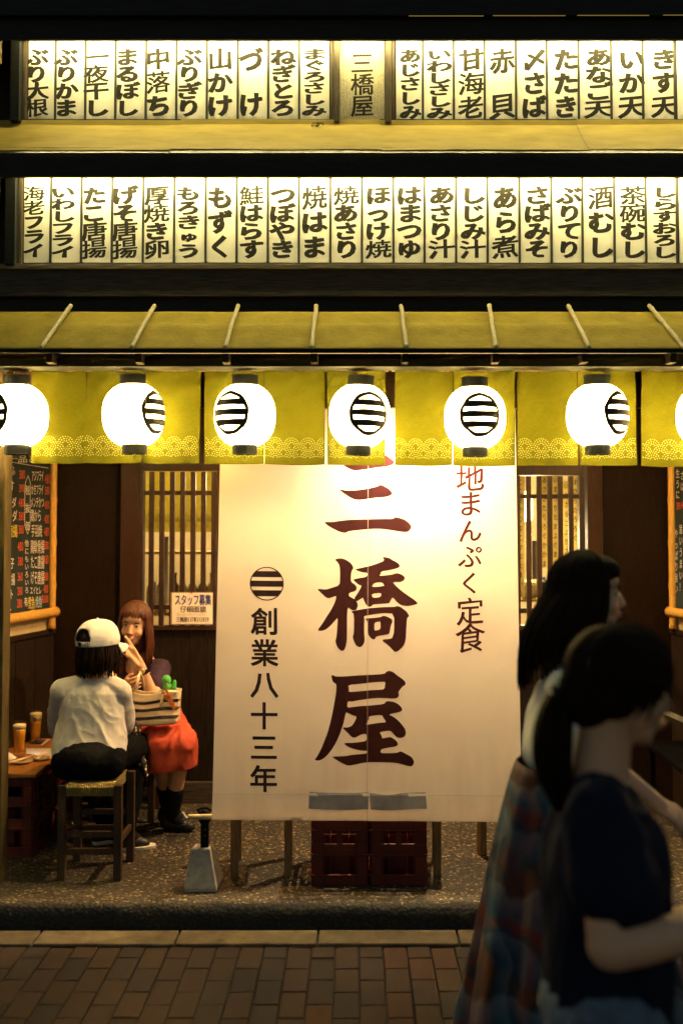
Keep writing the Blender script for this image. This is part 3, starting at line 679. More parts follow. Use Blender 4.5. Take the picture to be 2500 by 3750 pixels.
# ------------------------------------------------------------------ banner
bn0 = Vector((0, 5.00, 2.08)); bn1 = Vector((0, 4.615, .413)); bdir = (bn1 - bn0); bnn = Vector((0, bdir.z, -bdir.y)); bnn = bnn if bnn.y < 0 else -bnn
bmap = plane_map(bn0, bnn)
def banm(label):
    m = bpy.data.materials.new(label); m.use_nodes = True; N = m.node_tree.nodes; L = m.node_tree.links; b = N['Principled BSDF']
    tc = N.new('ShaderNodeTexCoord'); nz = N.new('ShaderNodeTexNoise'); nz.inputs['Scale'].default_value = 3.5; nz.inputs['Detail'].default_value = 7
    L.new(tc.outputs['Object'], nz.inputs[0])
    mx = N.new('ShaderNodeMix'); mx.data_type = 'RGBA'; mx.inputs[6].default_value = (.74, .65, .53, 1); mx.inputs[7].default_value = (.85, .79, .68, 1); L.new(nz.outputs[0], mx.inputs[0])
    # grime rising from the hem, with an uneven edge
    sx = N.new('ShaderNodeSeparateXYZ'); L.new(tc.outputs['Object'], sx.inputs[0])
    mp = N.new('ShaderNodeMapping'); mp.inputs['Scale'].default_value = (9, 1, 1.2); L.new(tc.outputs['Object'], mp.inputs[0])
    n2 = N.new('ShaderNodeTexNoise'); n2.inputs['Scale'].default_value = 2.2; n2.inputs['Detail'].default_value = 5; L.new(mp.outputs[0], n2.inputs[0])
    a = N.new('ShaderNodeMath'); a.operation = 'MULTIPLY_ADD'; L.new(n2.outputs[0], a.inputs[0]); a.inputs[1].default_value = .55; a.inputs[2].default_value = -.08
    s = N.new('ShaderNodeMath'); s.operation = 'SUBTRACT'; L.new(a.outputs[0], s.inputs[0]); L.new(sx.outputs['Z'], s.inputs[1])
    r = N.new('ShaderNodeMapRange'); r.inputs[1].default_value = -.15; r.inputs[2].default_value = .3; r.inputs[4].default_value = .6; L.new(s.outputs[0], r.inputs[0])
    m2 = N.new('ShaderNodeMix'); m2.data_type = 'RGBA'; L.new(r.outputs[0], m2.inputs[0]); L.new(mx.outputs[2], m2.inputs[6]); m2.inputs[7].default_value = (.60, .50, .38, 1)
    L.new(m2.outputs[2], b.inputs['Base Color']); b.inputs['Roughness'].default_value = .9; b.inputs['Specular IOR Level'].default_value = .1
    wv = N.new('ShaderNodeTexNoise'); wv.inputs['Scale'].default_value = 300; L.new(tc.outputs['Object'], wv.inputs[0])
    bp = N.new('ShaderNodeBump'); bp.inputs['Strength'].default_value = .15; bp.inputs['Distance'].default_value = .002; L.new(wv.outputs[0], bp.inputs['Height']); L.new(bp.outputs[0], b.inputs['Normal'])
    t = N.new('ShaderNodeBsdfTranslucent'); L.new(m2.outputs[2], t.inputs[0]); ms = N.new('ShaderNodeMixShader'); ms.inputs[0].default_value = .42
    L.new(b.outputs[0], ms.inputs[1]); L.new(t.outputs[0], ms.inputs[2]); L.new(ms.outputs[0], N['Material Output'].inputs[0]); return m
BANM = banm('banner_canvas')
tl = bmap(812, 1440); tr = bmap(1884, 1440); bl = bmap(777, 3002); br = bmap(1910, 3010)
ban = thing('entrance_banner', 'tall cream canvas banner with large dark red brush characters hanging before the door', 'banner', (tl.lerp(tr, .5) * .0 + bl.lerp(br, .5)))
def bf(u, v, o=0.0):
    p = tl.lerp(tr, u).lerp(bl.lerp(br, u), v)
    x = p.x
    wv = (.004 * math.sin(x * 23 + 1.5 * math.sin(v * 4)) + .007 * noise.noise(Vector((x * 6, v * 3, 2)))) * (.4 + .9 * max(0, (v - .75) / .25) ** 1.2)
    wv += .006 * noise.noise(Vector((x * 2.4, v * 2.1, 9)))
    wv += .005 * noise.noise(Vector((x * 34 + v * 40, v * 12, 5))) * max(0, (v - .955) / .045)
    if v > .945: wv += .004
    return p + bnn.normalized() * (wv + o)
def blet(px, py, o=.0007):
    p = bmap(px, py); z = p.z
    v = (tl.z - z) / (tl.z - bl.z); a = tl.lerp(bl, v); b = tr.lerp(br, v); u = (p.x - a.x) / (b.x - a.x)
    return bf(u, v, o)
mb = MB(); mb.grid(bf, 130, 150); mb.build('canvas', BANM, ban, smooth=True)
mb = MB()
def seam(u, v): return bf(.4995 + .0016 * u, v, .0012)
mb.grid(seam, 1, 120)
for vv in (.944, .9455): mb.grid(lambda u, v, vv=vv: bf(u, vv + .0006 * v, .0014), 120, 1)
mb.build('seam', mat('seam_thread', (.42, .34, .25), .9, .2, 50), ban)
RED = mat('dark_red_dye', (0.036, 0.0068, 0.0066), 0.85, 0.18, 60, spec=0.1)
BLK = mat('brown_black_dye', (0.022, 0.010, 0.010), 0.85, 0.2, 60, spec=0.1)
def tr_(pts, ox, oy, s): return [(ox + x / s, oy + y / s) for x, y in pts]
S1 = 3.7333
hashi = [
 ([(315,100),(400,85),(470,105),(535,150),(565,190),(575,225),(550,260),(540,330),(540,410),(600,450),(622,490),(605,535),(515,560),(510,605),(578,638),(618,675),(635,720),(625,770),(605,795),(590,800),(545,795),(495,752),(487,900),(487,1160),(478,1260),(455,1330),(425,1355),(390,1340),(350,1295),(325,1220),(340,1170),(350,1080),(362,895),(330,930),(260,1010),(200,1060),(140,1082),(80,1075),(150,980),(210,880),(265,800),(320,690),(340,610),(330,603),(240,638),(200,625),(150,580),(78,510),(110,508),(200,515),(280,490),(385,455),(390,330),(388,220),(375,165)], []),
 ([(592,238),(680,218),(800,190),(900,155),(1000,115),(968,62),(1060,75),(1110,108),(1165,135),(1205,170),(1205,205),(1150,225),(1060,245),(955,262),(945,300),(925,325),(1020,315),(1100,305),(1165,283),(1220,298),(1265,325),(1278,355),(1260,390),(1210,410),(1105,405),(1160,465),(1240,535),(1330,600),(1400,645),(1458,700),(1390,725),(1310,737),(1225,725),(1165,680),(1110,610),(1075,670),(1065,698),(950,705),(840,715),(815,745),(780,748),(745,720),(720,670),(705,620),(660,650),(620,678),(580,640),(640,550),(690,460),(645,450),(600,410),(565,378),(650,358),(755,340),(772,285),(700,280),(640,262)],
  [[(855,420),(965,408),(1000,460),(960,462),(940,470),(822,478)], [(822,570),(960,552),(945,615),(835,625)]]),
 ([(540,815),(600,800),(760,770),(950,750),(1145,745),(1165,732),(1215,745),(1270,785),(1305,815),(1335,865),(1325,885),(1305,900),(1298,1000),(1293,1120),(1285,1210),(1255,1285),(1180,1355),(1140,1362),(1115,1340),(1060,1280),(945,1195),(1095,1180),(1110,1150),(1128,1090),(1130,840),(1000,830),(880,845),(800,860),(715,875),(725,920),(720,1000),(722,1130),(728,1220),(700,1280),(660,1305),(610,1280),(580,1220),(563,1160),(580,1110),(583,850)], []),
 ([(728,908),(850,900),(950,885),(980,865),(1040,880),(1095,910),(1110,945),(1085,1000),(1075,1060),(1062,1118),(1000,1130),(885,1150),(865,1190),(840,1195),(800,1165),(772,1120),(770,1020),(765,950)], [[(860,962),(930,948),(943,955),(943,1055),(870,1072),(860,1062)]])]
ya_ = ([(308,150),(345,155),(370,170),(500,168),(650,155),(800,148),(1035,132),(1060,100),(1100,87),(1150,100),(1210,150),(1290,205),(1328,250),(1312,290),(1290,292),(1250,340),(1222,382),(1235,410),(1220,455),(1160,470),(1050,462),(930,460),(800,475),(650,498),(595,512),(540,508),(530,530),(527,595),(620,582),(700,572),(850,562),(1030,542),(1050,510),(1090,500),(1160,510),(1230,545),(1270,590),(1280,620),(1250,650),(1085,682),(1160,715),(1230,770),(1290,840),(1320,885),(1330,940),(1310,985),(1260,1005),(1210,1000),(1165,960),(1120,905),(1050,910),(965,928),(995,970),(1003,1012),(1060,1000),(1112,988),(1165,1015),(1210,1055),(1220,1095),(1195,1120),(1060,1142),(985,1160),(980,1210),(1100,1212),(1205,1205),(1258,1182),(1300,1205),(1360,1235),(1410,1265),(1445,1330),(1415,1388),(1370,1390),(1280,1365),(1190,1342),(1000,1335),(830,1337),(740,1345),(640,1370),(540,1388),(470,1360),(390,1315),(322,1270),(330,1262),(500,1255),(600,1235),(720,1225),(790,1217),(800,1180),(720,1180),(620,1160),(540,1130),(490,1095),(490,1075),(600,1073),(700,1062),(792,1045),(790,948),(720,958),(680,980),(625,1008),(580,990),(530,935),(465,875),(475,862),(520,865),(580,850),(620,800),(660,715),(600,700),(550,675),(510,655),(495,720),(470,830),(420,970),(370,1080),(300,1190),(240,1260),(180,1305),(120,1322),(80,1305),(110,1270),(170,1160),(210,1060),(260,930),(300,780),(330,640),(355,500),(375,380),(378,290),(370,270),(330,245),(315,200)],
  [[(540,285),(700,270),(900,245),(1035,237),(1047,250),(1035,340),(960,348),(840,355),(700,370),(545,382),(550,340)], [(820,710),(995,688),(1020,730),(1062,792),(980,795),(900,808),(780,828),(800,790),(825,740)]])
san = [[(400,265),(470,305),(540,335),(600,340),(750,318),(900,295),(1100,270),(1160,240),(1168,200),(1130,160),(1035,100),(960,110),(800,170),(600,215),(420,225)],
       [(340,632),(360,625),(440,645),(600,640),(780,610),(920,575),(960,545),(1050,590),(1110,630),(1140,680),(1120,710),(1050,735),(900,745),(780,765),(640,785),(560,775),(490,740),(400,680)],
       [(110,1122),(150,1115),(230,1118),(350,1100),(480,1085),(700,1075),(1000,1065),(1150,1067),(1180,1035),(1260,1055),(1330,1080),(1400,1135),(1432,1190),(1390,1255),(1340,1268),(1250,1258),(1100,1230),(980,1215),(850,1215),(700,1230),(480,1255),(430,1285),(350,1270),(230,1210),(150,1160)]]
mb = MB()
for s in san: poly_fill(mb, tr_(s, 1160, 1640, 4.126), [], blet)
mb.build('large_lettering', RED, ban)
mb = MB()
for k, (o, h) in enumerate(hashi): poly_fill(mb, tr_(o, 1140, 2020, S1), [tr_(q, 1140, 2020, S1) for q in h], lambda a, b, k=k: blet(a, b, .0006 + .0002 * k))
mb.build('large_lettering', RED, ban)
mb = MB(); poly_fill(mb, tr_(ya_[0], 1130, 2430, S1), [tr_(q, 1130, 2430, S1) for q in ya_[1]], blet); mb.build('large_lettering', RED, ban)
mb = MB()
for i, c in enumerate('創業八十三年'):
    yc = 2275 + i * 115.2; xc = 970 - i * .9; put_glyph(mb, c, xc - 50, yc - 50, xc + 50, yc + 50, blet, kw_max=26, a=.028, b=.024)
mb.build('side_lettering', BLK, ban)
mb = MB()
for i, (c, yc, s) in enumerate([('地', 1750, 52), ('ま', 1843, 48), ('ん', 1942, 44), ('ぷ', 2035, 44), ('く', 2133, 42), ('定', 2235, 50), ('食', 2332, 54)]):
    xc = 1720; put_glyph(mb, c, xc - s, yc - s, xc + s, yc + s, blet, kw_max=26, a=.020, b=.004, th=-40, shear=.10)
mb.build('side_lettering', mat('red_brown_dye', (0.06, 0.010, 0.010), 0.85, 0.2, 60, spec=0.1), ban)
mb = MB(); cx, cy, rr_ = 977, 2137, 62
mb.grid(lambda u, v: blet(cx + (rr_ - 4 * v) * math.cos(2 * PI * u), cy + (rr_ - 4 * v) * math.sin(2 * PI * u)), 48, 1)
for b in (-35, 0, 35):
    h = 11
    mb.grid(lambda u, v, b=b: blet(cx + (2 * u - 1) * math.sqrt(max(0, (rr_ - 3) ** 2 - (b + (2 * v - 1) * h) ** 2)), cy + b + (2 * v - 1) * h, .0009), 12, 4)
mb.build('crest', BLK, ban)
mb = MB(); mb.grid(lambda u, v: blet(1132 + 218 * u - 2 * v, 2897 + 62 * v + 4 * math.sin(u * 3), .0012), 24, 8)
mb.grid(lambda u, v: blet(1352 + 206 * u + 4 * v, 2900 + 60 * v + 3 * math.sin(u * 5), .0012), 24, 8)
mb.build('crate_shade', mat('painted_crate_shade', (.17, .162, .175), .9, .35, 9), ban)  # shade of the crates behind the cloth, painted on as grey strips
# hem pole
pl = MB(); a = P(690, 2991, 4.635); b = P(1902, 2996, 4.64); pl.tube([a.lerp(b, k / 30) for k in range(31)], [.0115 + (.0015 if k % 5 == 2 else 0) for k in range(31)], 10)
tag(pl.build('bamboo_pole', mat('pole_bamboo', (.62, .50, .26), .5, .25, 20), smooth=True), 'thin pale bamboo pole run through the banner hem, its end sticking out at left', 'pole')

# ------------------------------------------------------------------ lamps behind the cloth
def lamp_thing(px, py, d, label, grp, power, color, spot=None, aim=None, rad=.03):
    c = P(px, py, d); t = thing('clip_lamp', label, 'lamp', c, grp); ax = Matrix.Identity(3)
    dv = (Vector(aim) - c).normalized() if aim else Vector((0, 0, -1)); ax = dv.to_track_quat('-Z', 'Y').to_matrix()
    mb = MB(); mb.lathe([(.014, .09), (.02, .08), (.024, .05), (.046, -.01), (.048, -.02), (.045, -.02), (.040, -.008), (.02, .045), (.0005, .05)], c, 20, axis=ax); mb.build('lamp_shade', CAPM, t, smooth=True)
    mb = MB(); mb.tube([c + ax @ Vector((0, 0, .085)), Vector((c.x, c.y + .02, (c.z + zbm) / 2 + .06)), Vector((c.x, c.y + .04, zbm + .055))], .004, 6); mb.build('arm', CAPM, t)
    ld = bpy.data.lights.new('bulb', 'SPOT' if spot else 'POINT'); ld.energy = power; ld.color = color; ld.shadow_soft_size = rad
    if spot: ld.spot_size = R(spot); ld.spot_blend = 1.0
    lo = bpy.data.objects.new('bulb', ld); col.objects.link(lo); lo.parent = t; lo.location = dv * .028; lo.rotation_euler = ax.to_euler()
    return t
lamp_thing(1490, 1510, 4.85, 'small black clip lamp aimed down at the banner behind the right noren', 'clip lamps under the porch ceiling', 66, (1, .72, .44), 165, P(1420, 1950, 5.02))
lamp_thing(1700, 1510, 4.845, 'unseen clip lamp added behind the right noren to light the right of the banner', 'clip lamps under the porch ceiling', 22, (1, .70, .38), 165, P(1690, 2200, 4.95))  # unseen lamp added to brighten the right side of the banner
lamp_thing(800, 1480, 5.25, 'small black lamp under the porch ceiling above the seated pair', 'clip lamps under the porch ceiling', 64, (1, .50, .14), 160, P(620, 2500, 5.35))
lamp_thing(1600, 1450, 5.62, 'small black lamp under the porch ceiling behind the banner', 'clip lamps under the porch ceiling', 190, (1, .64, .32), 165, P(1560, 2700, 4.9))
lamp_thing(2250, 1480, 5.2, 'small black lamp under the porch ceiling by the right wall', 'clip lamps under the porch ceiling', 24, (1, .56, .17), 160, P(2350, 2300, 5.6))

# ------------------------------------------------------------------ shop interior seen through the lattice
def cyl_thing(name, label, cat, c, prof, m, group=None):
    mb = MB(); mb.lathe(prof, c, 20); return tag(mb.build(name, m, smooth=True, base=c), label, cat, group)
GLOW = mat('lamp_glow', (0.9, 0.85, 0.7), 0.4, 0, 5, emit=(1.0, .80, .42), estr=9.0)
def pendant(px, py, d, label, power, r=.07, hgt=.22):
    c = P(px, py, d); t = thing('pendant_lamp', label, 'lamp', c, 'lamps inside the shop')
    mb = MB(); mb.lathe([(.0005, hgt / 2), (r * .6, hgt / 2), (r, hgt / 2 - .03), (r, -hgt / 2 + .02), (r * .8, -hgt / 2), (.0005, -hgt / 2)], c, 24); mb.build('globe', GLOW, t, smooth=True)
    mb = MB(); mb.tube([c + Vector((0, 0, hgt / 2)), Vector((c.x, c.y, 2.62))], .004, 6); mb.build('cord', CAPM, t)
    ld = bpy.data.lights.new('bulb', 'POINT'); ld.energy = power * 2; ld.color = (1, .78, .42); ld.shadow_soft_size = .1
    lo = bpy.data.objects.new('bulb', ld); col.objects.link(lo); lo.parent = t; lo.location = (0, -.0, -hgt / 2 - .12)
pendant(1913, 1855, 7.4, 'tall glowing white lamp inside the shop behind the right lattice window', 30)
pendant(1040, 1650, 7.3, 'glowing lamp inside the shop hidden behind the banner', 14)
pendant(560, 1560, 7.4, 'glowing lamp inside the shop above the left lattice window', 13)
# added curtain standing for the noren mirrored in the left window glass
t = thing('noren_reflection', 'added olive curtain with dotted print, standing for the noren reflected in the left window', 'shop curtain', P(660, 1945, 6.75))
mb = MB(); rr = random.Random(5)
def icf(u, v, o=0.0): return P(470 + 420 * u, 1690 + 258 * v, 6.75) + Vector((0, .012 * math.sin(u * 26) - o, 0))
mb.grid(icf, 60, 8)
for j in range(3):
    for k in range(11):
        for q in range(9):
            an = PI * q / 8
            for ra_ in (.075, .05, .025):
                u = (k + (.5 if j % 2 else 0)) / 10.5 + ra_ * .45 * math.cos(an); v = .78 + j * .075 - ra_ * .8 * math.sin(an)
                if 0.01 < u < .99: mb.add([icf(u + .0045 * math.cos(a), v + .007 * math.sin(a), .002) for a in [-i * PI / 3 for i in range(6)]], [(0, 1, 2, 3, 4, 5)], 1)
mb.build('cloth', [mat('reflected_noren_olive', (0.36, 0.27, 0.03), .85, .2, 30, translucent=.4), DOT], t)
# shelves, back counter, papers and bottles
SH = mat('shelf_wood', (0.45, 0.30, 0.13), .5, .3, 9, (1, 8, 8))
for (a, b, py, lab) in ((430, 860, 2018, 'long wooden shelf inside behind the left lattice window'), (1870, 2200, 2190, 'wooden shelf inside behind the right lattice window'), (430, 860, 2240, 'low wooden counter inside behind the left lattice window')):
    mb = MB(); d = 7.3; z = Zp(py, d); mb.box(X(a, d), X(b, d), d - .12, d + .2, z - .02, z); mb.box(X(a, d), X(a, d) + .03, d - .1, d + .18, z - .5, z - .021); mb.box(X(b, d) - .03, X(b, d), d - .1, d + .18, z - .5, z - .021)
    tag(mb.build('shelf', SH, bevel=.003), lab, 'shelf')
BP = [(.0005, 0), (.036, 0), (.038, .01), (.038, .16), (.03, .19), (.014, .215), (.0135, .27), (.016, .272), (.016, .285), (.0005, .286)]
bcol = [mat('bottle_green', (.05, .12, .04), .15, .1, 5, spec=.6), mat('bottle_brown', (.16, .06, .015), .15, .1, 5, spec=.6), mat('bottle_white', (.75, .70, .60), .3, .1, 5), mat('bottle_clear', (.45, .45, .40), .12, .1, 5, spec=.6)]
for i, (px, ci, nm) in enumerate([(556, 2, 'white'), (590, 3, 'clear'), (640, 1, 'brown'), (668, 2, 'white'), (705, 3, 'clear'), (742, 0, 'green'), (775, 2, 'white')]):
    c = P(px, 2238, 7.28); c.z = Zp(2240, 7.3) + .001
    t = thing('bottle', '%s bottle on the low counter inside the left window, number counted left to right being %s' % (nm, ('first', 'second', 'third', 'fourth', 'fifth', 'sixth', 'seventh')[i]), 'bottle', c, 'bottles inside the left window')
    t['label'] = '%s bottle inside the left window, %s from the left' % (nm, ('first', 'second', 'third', 'fourth', 'fifth', 'sixth', 'seventh')[i])
    mb = MB(); mb.lathe(BP, c, 18); mb.build('glass_body', bcol[ci], t, smooth=True)
    mb = MB(); mb.lathe([(.0388, .04), (.0392, .045), (.0392, .13), (.0388, .135)], c, 18); mb.build('paper_label', PAPER, t, smooth=True)
# paper menu strips
YP = mat('yellow_menu_paper', (.78, .66, .34), .8, .1, 12, translucent=.3)
for i, (px, w_, y0, y1, d, mm) in enumerate([(1905, 30, 1745, 2190, 6.9, YP), (1960, 26, 1980, 2120, 6.6, PAPER), (1992, 34, 1738, 2080, 6.9, YP), (2032, 28, 1738, 2140, 6.9, YP), (2072, 34, 1760, 2170, 7.0, YP), (2105, 26, 1745, 2010, 7.1, YP), (560, 26, 2130, 2225, 6.5, PAPER), (607, 22, 1965, 2210, 6.6, PAPER)]):
    c = P(px, y1, d); t = thing('paper_strip', ('pale yellow' if mm is YP else 'white') + ' paper menu strip inside the %s window, %s' % ('right' if i < 6 else 'left', ('first from left', 'second from left', 'third from left', 'fourth from left', 'fifth from left', 'rightmost', 'leftmost and shorter', 'rightmost and taller')[i]), 'paper', c, 'paper strips inside the shop')
    mb = MB(); mb.grid(lambda u, v: P(px - w_ / 2 + w_ * u, y0 + (y1 - y0) * v, d) + Vector((0, .006 * math.sin(u * 3 + v * 5), 0)), 4, 14); mb.build('sheet', mm, t, solid=.0006)
    if mm is YP or i == 5:
        mb = MB(); rr = random.Random(i)
        for q in range(int((y1 - y0) / 34)):
            ch = rr.choice('あさりいかたこぶりまぐろ'); yc = y0 + 20 + q * 34
            put_glyph(mb, ch, px - 8, yc - 12, px + 8, yc + 12, lambda a, b: P(a, b, d - .012), a=.02, b=.01)
        mb.build('lettering', INK, t)
# kettle-like dark bits on the right shelf
for i, px in enumerate((1935, 1990)):
    c = P(px, 2188, 7.25); c.z = Zp(2190, 7.3) + .001
    t = thing('sauce_pot', ('dark' if i else 'pale') + ' lidded pot on the shelf inside the right window', 'pot', c)
    mb = MB(); mb.lathe([(.0005, 0), (.05, 0), (.065, .03), (.065, .09), (.055, .11), (.0005, .11)], c, 24); mb.build('body', CAPM if i else CERAM, t, smooth=True)
    mb = MB(); mb.lathe([(.058, .1105), (.056, .118), (.02, .135), (.012, .136), (.014, .155), (.0005, .158)], c, 24); mb.build('lid', CAPM if i else CERAM, t, smooth=True)

# ------------------------------------------------------------------ chalkboards on the side walls
def bamboo(mb, a, b, r, nodes=4):
    a = Vector(a); b = Vector(b); n = 40; rs = []
    for k in range(n + 1):
        ph = (k / n * nodes) % 1; q = min(ph, 1 - ph); rs.append(r * (1 + .16 * math.exp(-(q / .035) ** 2) - .07 * math.exp(-((q - .06) / .03) ** 2)))
    mb.tube([a.lerp(b, k / n) for k in range(n + 1)], rs, 14)
def chalkboard(side, W, k0, k1, label):
    c, dr, nn, wp, slab = W; t = thing('chalkboard_menu', label, 'chalkboard', wp((k0 + k1) / 2, 1.27))
    ztop = 2.35
    m = slab(k0, k1, 1.285, ztop, .001, .022); m.build('board', BOARD, t)
    mb = MB(); bamboo(mb, wp(k0 - .022, 1.16 if side < 0 else 1.16, .03), wp(k0 - .022, ztop + .1, .03), .021, 5); mb.build('bamboo_frame', BAMBOO, t, smooth=True)
    mb = MB(); bamboo(mb, wp(k0 - .03, 1.262, .048), wp(k1 + .05, 1.262, .048), .028, 5); mb.build('bamboo_frame', BAMBOO, t, smooth=True)
    return t, plane_map(wp(.2, 1.5, .0235), nn)
lb, lm = chalkboard(-1, LW, .085, 1.2, 'green black chalkboard menu with red prices in a bamboo frame, on the left wall')
s2 = 1.96
def lx(x): return x / s2
def ly(y): return 1650 + y / s2
whites = MB(); reds = MB(); yel = MB(); blu = MB()
HW = dict(a=.012, b=.006, th=-40)
for tx, x0, x1, y0, y1 in [('どうふ', 28, 112, 108, 180), ('なす', 30, 105, 212, 300), ('サラダ', 22, 120, 335, 412), ('サラダ', 20, 126, 428, 510), ('ト', 40, 76, 650, 740), ('玉子', 48, 104, 768, 850), ('はま揚', 30, 110, 880, 968), ('ット', 50, 96, 990, 1070), ('し', 50, 84, 1090, 1160),
                           ('アジフライ', 230, 316, 140, 222), ('かきフライ', 226, 314, 240, 320), ('メンチかつ', 222, 318, 330, 412), ('鶏から', 222, 298, 420, 512), ('手羽焼', 226, 304, 530, 620), ('鶏軟骨揚', 222, 320, 640, 740), ('たこ唐揚', 222, 320, 750, 850), ('げそ唐揚', 222, 320, 862, 962), ('エイヒレ', 218, 300, 972, 1034), ('有', 176, 202, 1050, 1120)]:
    put_row(whites, tx, lx(x0), ly(y0), lx(x1), ly(y1), lm, **HW)
for tx, x0, x1, y0, y1 in [('380', 140, 182, 134, 210), ('390', 138, 180, 236, 305), ('480', 134, 180, 338, 410), ('380', 134, 180, 434, 508), ('380', 134, 174, 530, 604), ('480', 128, 170, 650, 728), ('380', 130, 168, 758, 832), ('360', 128, 166, 868, 942), ('280', 126, 164, 972, 1044), ('280', 124, 162, 1060, 1134),
                           ('460', 324, 362, 162, 244), ('580', 324, 358, 254, 322), ('400', 320, 356, 356, 426), ('400', 320, 354, 456, 530), ('480', 318, 354, 546, 620), ('380', 318, 352, 644, 716), ('480', 316, 352, 744, 820), ('380', 316, 350, 868, 940), ('480', 314, 348, 958, 1030), ('各580', 300, 350, 1034, 1096)]:
    put_row(reds, tx, lx(x0), ly(y0), lx(x1), ly(y1), lm, **HW)
put_row(yel, '唐揚', lx(62), ly(530), lx(128), ly(624), lm, **HW); put_row(yel, '煮魚', lx(204), ly(1046), lx(252), ly(1138), lm, **HW)
put_row(blu, '焼魚', lx(256), ly(1040), lx(304), ly(1130), lm, **HW)
for i, c in enumerate('税抜価'): put_glyph(whites, c, lx(184), ly(250 + i * 128), lx(216), ly(320 + i * 128), lm, **HW)
for i, c in enumerate('他にもいろいろ'): put_glyph(whites, c, lx(180), ly(640 + i * 56), lx(208), ly(690 + i * 56), lm, **HW)
def poly(mbx, pts, wd, f):
    for a, b in zip(pts[:-1], pts[1:]):
        a = Vector(a); b = Vector(b); n = Vector((-(b - a).y, (b - a).x)).normalized() * wd / 2
        mbx.add([f(*(a + n)), f(*(a - n)), f(*(b - n)), f(*(b + n))], [(0, 1, 2, 3)])
poly(whites, [(lx(204), ly(180)), (lx(186), ly(225)), (lx(180), ly(300)), (lx(180), ly(540)), (lx(200), ly(600)), (lx(218), ly(540)), (lx(220), ly(230)), (lx(204), ly(180))], 1.6, lm)
poly(whites, [(lx(60), ly(78)), (lx(200), ly(102)), (lx(350), ly(126))], 2.2, lm)
put_row(whites, '一品どれ', lx(60), ly(30), lx(340), ly(88), lm, **HW)
for m_, mm in ((whites, CHALK), (reds, CHALKR), (yel, CHALKY), (blu, CHALKB)): m_.build('chalk_lettering', mm, lb)
rbd, rm = chalkboard(1, RW, .085, 1.2, 'green black chalkboard with white vertical chalk writing in a bamboo frame, on the right wall')
s3 = 2.412
whites = MB(); reds = MB()
def rx(x): return 1850 + x / s3
def ry(y): return 1650 + y / s3
for tx, x, y0, st, sz in [('生うに', 1518, 165, 92, 40), ('やっぱり旨い！', 1505, 690, 98, 34), ('さば', 1560, 180, 95, 40), ('旨いうまい！', 1546, 650, 102, 34)]:
    for i, c in enumerate(tx): put_glyph(whites, c, rx(x - sz * .42), ry(y0 + i * st), rx(x + sz * .42), ry(y0 + i * st + st * .86), rm, **HW)
put_row(reds, '390', rx(1506), ry(450), rx(1545), ry(530), rm, **HW); put_row(reds, '480', rx(1548), ry(440), rx(1590), ry(520), rm, **HW)
whites.build('chalk_lettering', CHALK, rbd); reds.build('chalk_lettering', CHALKR, rbd)
# hiring notice on the left window
DP = DW - .045
t = thing('notice_sheet', 'white handwritten hiring notice in a brown edged sleeve on the left lattice window', 'notice', P(703, 2288, DP))
mb = MB(); mb.box(X(627, DP), X(782, DP), DP - .002, DP + .002, Zp(2288, DP), Zp(2168, DP)); mb.build('sleeve', mat('sleeve_brown', (.25, .13, .06), .4, .2, 10), t)
mb = MB(); mb.grid(lambda u, v: P(630 + 149 * u, 2171 + 114 * v, DP - .0028 - .001 * math.sin(u * 4)), 6, 4); mb.build('sheet', PAPER, t)
nm_ = lambda a, b: P(a, b, DP - .0050)
mb = MB(); put_row(mb, 'スタッフ募集', 640, 2176, 774, 2217, nm_, a=.03, b=.015, th=-40); mb.build('blue_lettering', mat('blue_marker', (.03, .04, .22), .6, .2, 60), t)
mb = MB(); put_row(mb, '仔細面談', 660, 2219, 756, 2243, nm_, a=.02, b=.01, th=-40)
put_row(mb, '三橋屋(3713)2839', 645, 2259, 766, 2278, nm_, a=.018, b=.01, th=-40); mb.build('black_lettering', mat('black_marker', (.02, .018, .018), .6, .2, 60), t)
mb = MB(); put_row(mb, '問い合わせ待っています！', 648, 2244, 756, 2257, nm_, a=.0, b=.0, th=-40); mb.build('faint_lettering', mat('faded_marker', (.45, .40, .33), .7, .2, 60), t)
mb = MB(); mb.lathe([(.0005, -.004), (.005, -.003), (.006, 0), (.005, .003), (.0005, .004)], P(702, 2171, DP - .006), 10); mb.build('pin', mat('red_pin', (.3, .03, .03), .3, .1, 5), t, smooth=True)

